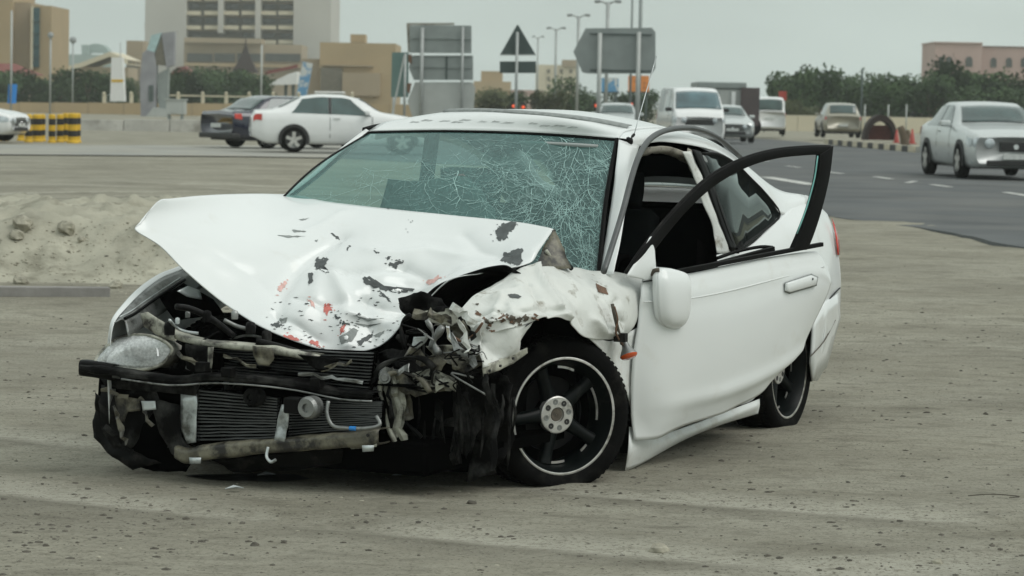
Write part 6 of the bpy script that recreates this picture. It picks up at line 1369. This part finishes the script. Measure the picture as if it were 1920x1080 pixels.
def car(name, label, kind, loc, rz, paint, cat='car', scale=1, glass='cargl', wheelmt='alloy', lower=None, band=None, plate=True, front='bar', sub=''):
    S = SHAPES[kind]; ln = S['len']; e_ = empty(name, loc, rz, label, cat, scale=scale)
    def prof(x):
        w, wt, zb, zs, zt = (interp(S[k], x) for k in ('w', 'wt', 'zb', 'zs', 'zt')); zt = max(zt, zs + .02)
        gh = zt - zs
        pts = [(w * .90, zb), (w * .97, zb + .08), (w, zb + (zs - zb) * .42), (w * .995, zb + (zs - zb) * .75), (w * .965, zs)]
        wr = wt * 1.0 + (w * .96 - wt) * max(0, 1 - gh / .14)
        pts += [((w * .965) * (1 - f) + wr * f, zs + gh * .90 * (f ** 1.05)) for f in (.33, .66, 1)]
        pts += [(wr * .93, zs + gh * .965), (wr * .80, zt - .004), (wr * .4, zt + .012), (0, zt + .018)]
        return pts
    def surf(x, t, s=1, lift=.006):
        p = prof(x); i = min(int(t), len(p) - 2); f = t - i; y, z = p[i][0] * (1 - f) + p[i + 1][0] * f, p[i][1] * (1 - f) + p[i + 1][1] * f
        dy, dz = p[i + 1][0] - p[i][0], p[i + 1][1] - p[i][1]; L_ = math.hypot(dy, dz) or 1
        return Vector((ln / 2 - x, s * (y + dz / L_ * lift), z - dy / L_ * lift))
    xs = sorted(set([0, .02, .05, .1, .16, .25, .35] + [ln * k / 36 for k in range(1, 36)] + [ln - .2, ln - .1, ln - .05, ln]))
    vs, fs = [], []
    for x in xs:
        p = prof(x); ring = [Vector((ln / 2 - x, y, z)) for y, z in p] + [Vector((ln / 2 - x, -y, z)) for y, z in p[-2::-1]]; vs += ring
    K = len(ring)
    # wheel arches stay uncut; dark half discs stand in for their shade
    for j in range(len(xs) - 1):
        for i in range(K - 1): fs.append((j * K + i, j * K + i + 1, (j + 1) * K + i + 1, (j + 1) * K + i))
        fs.append((j * K + K - 1, j * K, (j + 1) * K, (j + 1) * K + K - 1))
    fs += [tuple(range(K)), tuple((len(xs) - 1) * K + i for i in range(K))[::-1]]
    o = mesh('body', vs, fs, paint, e_, smooth=True)
    def panel(nm, x0, x1, t0, t1, mt, s=1, n=5, m_=4, sk=(0, 0), lift=.006, mirror=False):
        rows = []
        for j in range(m_ + 1):
            t = t0 + (t1 - t0) * j / m_; f = j / m_
            rows.append([surf(x0 + sk[0] * f + (x1 + sk[1] * f - x0 - sk[0] * f) * i / n, t, s, lift) for i in range(n + 1)])
        return gmesh(nm, rows, mt, e_, solid=.004, smooth=False)
    G = M[glass]
    for nm, (a, b) in (('windscreen', S['ws']), ('rear_window', S['rw'])):
        rows = []
        for j in range(7):
            x = a + (b - a) * (.06 + .88 * j / 6); p = prof(x); yw = p[7][0] * .93
            zz = lambda y: p[-1][1] - (p[-1][1] - p[8][1]) * (abs(y) / max(.01, p[7][0])) ** 2.2
            rows.append([Vector((ln / 2 - x + (.012 if nm == 'windscreen' else -.012), yw * q, zz(yw * q) + .010)) for q in (-1, -.75, -.4, 0, .4, .75, 1)])
        gmesh(nm, rows, G, e_, solid=.004)
    (f0, f1, f2), (r0, r1, r2) = S['side']
    for s in (1, -1):
        panel('side_window', f0, f2, 4.15, 6.9, G, s, sk=(f1 - f0, 0)); panel('side_window', r0, r2, 4.15, 6.9, G, s, sk=(0, r1 - r2))
        panel('window_pillar', f2 + .005, r0 - .005, 4.15, 6.9, M['blackp'], s, lift=.004)
        if kind == 'van': panel('side_window', 3.1, 4.3, 4.15, 6.9, G, s)
        panel('door_seam', f2 + .03, f2 + .045, .6, 4.1, M['blackp'], s, lift=.002); panel('door_seam', f0 - .02, f0 - .005, .8, 4.0, M['blackp'], s, lift=.002)
        mm = surf(f0 + .12, 4.4, s, .02); mb = MB(); mb.box((-.06, -.10, -.06), (.06, .10, .06)); mb.v = [v + mm + Vector((0, s * .09, .05)) for v in mb.v]; mb.build('mirror', paint if kind != 'van' else M['blackp'], e_, bevel=.03)
        panel('headlight', .06, .36, 2.7, 3.75, M['alloyl'], s, lift=.01); panel('tail_lamp', ln - .26, ln - .05, 3.0, 3.95, M['redl'], s, lift=.012)
        hc = [surf(f2 - .22, 3.6, s, .02), surf(f2 - .05, 3.6, s, .02)]; MB().beam(hc[0], hc[1], .03, .03).build('door_handle', paint, e_)
    R = S['r']
    for x in S['wb']:
        for s in (1, -1):
            wy = interp(S['w'], x); cx = ln / 2 - x
            Rz = Matrix.Translation((cx, s * (wy + .004), R)) @ Matrix.Rotation(0 if s < 0 else math.pi, 4, 'Z')
            arc = [Vector((cx + math.cos(a) * (R + .07), s * (wy + .012), R + math.sin(a) * (R + .07))) for a in [math.pi * (i / 14) * 1.16 - .25 for i in range(15)]]
            arc = [p for p in arc if p.z > .16]
            mesh('arch_shade_disc', arc + [arc[0] * 1 + Vector((0, 0, 0))], [tuple(range(len(arc)))], M['blackp'], e_, solid=.01)
            wo = empty('wheel', (0, 0, 0)); wo.parent = e_; wo.matrix_local = Matrix.Translation((cx, s * (wy - .075), R)) @ Matrix.Rotation(0 if s < 0 else math.pi, 4, 'Z')
            MB().lathe([(R * .62, -.10), (R * .92, -.105), (R, -.08), (R, .08), (R * .9, .10), (.001, .10)], 28).build('tyre', M['tyre'], wo, smooth=True)
            MB().lathe([(R * .66, -.106), (R * .64, -.098), (R * .55, -.075), (.001, -.07)], 28).build('rim', M['blackp'] if wheelmt == 'blackp' else M['steel'], wo)
            mb = MB()
            for k in range(5): a = 2 * math.pi * k / 5 + .3; mb.beam((0, -.094, 0), (math.cos(a) * R * .62, -.098, math.sin(a) * R * .62), R * .26, .02, up=Vector((0, 1, 0)))
            mb.build('spokes', M[wheelmt], wo)
    # front and rear faces
    def face(nm, x, y0, y1, z0, z1, mt, dx, dep=.02):
        mb = MB(); mb.box((ln / 2 - x - dep if dx > 0 else ln / 2 - x, y0, z0), (ln / 2 - x + dep if dx > 0 else ln / 2 - x + dep * 2, y1, z1)); return mb
    zf = interp(S['zs'], 0); zbf = interp(S['zb'], 0); wf = interp(S['w'], 0)
    gw = .40 if kind == 'saloon' else .62
    MB().box((ln / 2 - .05, -wf * gw, zf - .20), (ln / 2 + (.03 if kind == 'saloon' else .012), wf * gw, zf - .01)).build('grille', M['blackp'], e_, bevel=.02)
    if front == 'bar':
        for k in range(4): MB().box((ln / 2 - .02, -wf * (gw - .04), zf - .18 + k * .045), (ln / 2 + .02, wf * (gw - .04), zf - .17 + k * .045)).build('grille_bar', M['steel'] if kind != 'saloon' else M['blackp'], e_)
        MB().lathe([(.001, -.012), (.05, -.012), (.058, 0), (.05, .01)], 16, Matrix.Translation((ln / 2 + .024, 0, zf - .11)) @ Matrix.Rotation(math.pi / 2, 4, 'Z')).build('emblem', M['chrome'], e_)
        MB().box((ln / 2 - .04, -wf * .72, zbf - .04), (ln / 2 + .014, wf * .72, zbf + .07)).build('lower_grille', M['blackp'], e_, bevel=.02)
        for s in (1, -1): MB().lathe([(.001, -.01), (.06, -.01), (.07, .02)], 14, Matrix.Translation((ln / 2 - .10, s * wf * 1.0, zbf + .05)) @ Matrix.Rotation(math.pi / 2, 4, 'Z')).build('fog_lamp', M['alloyl'], e_)
    for s in (1, -1):
        for q_, rr_ in ((.64, .085 if kind != 'saloon' else .10), (.90, .10 if kind != 'saloon' else .12)):
            MB().lathe([(.001, -.02), (rr_ * .8, -.015), (rr_, .0), (rr_ * 1.05, .05)], 18, Matrix.Translation((ln / 2 + .010 - (q_ - .6) * .10, s * wf * q_ * 1.02, zf - .05)) @ Matrix.Rotation(math.pi / 2, 4, 'Z')).build('headlight', M['alloyl'], e_, smooth=True)
    if plate:
        MB().box((ln / 2, -.24, zbf + .09), (ln / 2 + .03, .24, zbf + .19)).build('number_plate', M['platem'], e_); MB().box((-ln / 2 - .03, -.24, zf - .16), (-ln / 2, .24, zf - .05)).build('number_plate', M['platem'], e_)
    w1 = interp(S['w'], ln * .95)
    if band: MB().box((-ln / 2 - .05, -w1 * .97, zbf - .08), (-ln / 2 + .25, w1 * .97, zbf + .06)).build('rear_bumper', band, e_, bevel=.03)
    MB().box((-ln / 2 + .3, -w1 * .9, .2), (ln / 2 - .3, w1 * .9, .3)).build('underbody', M['blackp'], e_)
    return e_
M['alloyl'] = mat('clear_lamp', (.55, .60, .62), .12, metal=.3, var=.4, vs=9, coat=.8)
M['platem'] = mat('number_plate', (.62, .64, .62), .4, var=.25, vs=14)
M['wpaint'] = mat('fleet_white_paint', (.80, .81, .80), .25, var=.03, coat=.6)
M['silver'] = mat('silver_paint', (.60, .63, .62), .28, metal=.35, var=.05, coat=.7)
M['navy'] = mat('navy_paint', (.006, .009, .026), .15, var=.2, coat=1)
M['tan'] = mat('champagne_paint', (.38, .36, .29), .3, metal=.3, var=.05, coat=.6)
def gr(px, py): return ground(px, py, RZ) + Vector((0, 0, .034))
def face_to(px, D, deg): pass
R_ = math.radians
car('car', 'white four-door sedan seen side-on, driving right on the left-hand road', 'sedan', gr(641, 289), R_(7), M['wpaint'], scale=1.0)
car('car', 'dark navy older sedan with chrome rear bumper, partly hidden behind the white sedan', 'square_sedan', gr(541, 280), R_(38), M['navy'], band=M['blackp'])
car('car', 'large silver-grey sedan facing the camera at the right edge of the picture', 'saloon', gr(1846, 334), R_(-86), M['silver'], scale=1.02)
car('van', 'boxy white van facing the camera behind the roof of the wreck', 'van', gr(1298, 280) + Vector((0, 1.5, 0)), R_(-86), M['wpaint'], 'van', scale=1.0, glass='cargl2', front='x', band=None)
car('car', 'small silver car facing the camera just right of the white van', 'sedan', gr(1368, 269) + Vector((0, 2, 0)), R_(-88), M['silver'], front='bar')
car('car', 'champagne crossover seen from behind near the low wall', 'suv', gr(1570, 259), R_(90), M['tan'], plate=True)
car('van', 'white minivan seen far off to the right of the box truck', 'van', gr(1445, 254) + Vector((0, 2, 0)), R_(87), M['wpaint'], 'van', scale=1.0)
car('car', 'white car cut off by the left edge behind the striped bollards', 'sedan', gr(-105, 266) + Vector((0, .4, 0)), R_(-12), M['wpaint'], scale=.95)
car('car', 'grey car of which only the roof shows above the wreck', 'sedan', gr(1158, 264) + Vector((0, 1, 0)), R_(-92), M['silver'], scale=1.0)
# box truck
g_ = gr(1378, 258); D = g_.y
e_ = empty('truck', g_, 0, 'large box truck with pale body and dark brown open rear panel beyond the white van', 'truck')
rel(e_, 1312, 1392, 166, 246, D, 5, 'cargo_box', M['signb2'], bevel=.05); rel(e_, 1308, 1400, 153, 167, D - .1, 5.2, 'cargo_roof', M['signb'], bevel=.05)
M['brown'] = mat('dark_brown_panel', (.085, .065, .065), .7, var=.3, vs=1, dirt=(.3, .18, .1), dirt_s=.6, dirt_lo=.62, dirt_hi=.68)
rel(e_, 1390, 1423, 164, 236, D - .3, 5.2, 'side_panel', M['brown']); rel(e_, 1372, 1378, 172, 240, D - .12, .1, 'door_post', M['wpaint']); rel(e_, 1345, 1348, 172, 240, D - .12, .1, 'door_seam', M['signb'])
rel(e_, 1330, 1400, 240, 250, D + .2, 4, 'chassis', M['blackp'])
for px in (1335, 1408):
    c_ = bp(px, 250, D) - g_; MB().lathe([(.25, -.15), (.45, -.14), (.5, -.1), (.5, .15), (.001, .15)], 20, Matrix.Translation((c_.x, .3, .5)) ).build('wheel', M['tyre'], e_)
e_ = empty('road_sign', bp(1468, 230, 160).xy.to_3d(), 0, 'small red sign on a grey post beside the white minivan', 'road sign'); slab(e_, 'panel', [(1460, 171), (1475, 171), (1475, 188), (1460, 188)], 160, .08, M['cone']); pole(e_, 1469, 188, 999, 160.1, .1, name='post', mt='signb2')
e_ = empty('taxi_box', bp(615, 180, 88).xy.to_3d(), 0, 'white roofed booth just visible above the roof of the white sedan', 'booth'); rel(e_, 589, 643, 171, 176, 96, 1.5, 'roof', M['white'], bevel=.03); rel(e_, 594, 638, 176, 262, 96.1, 1.3, 'wall', M['signb2'])
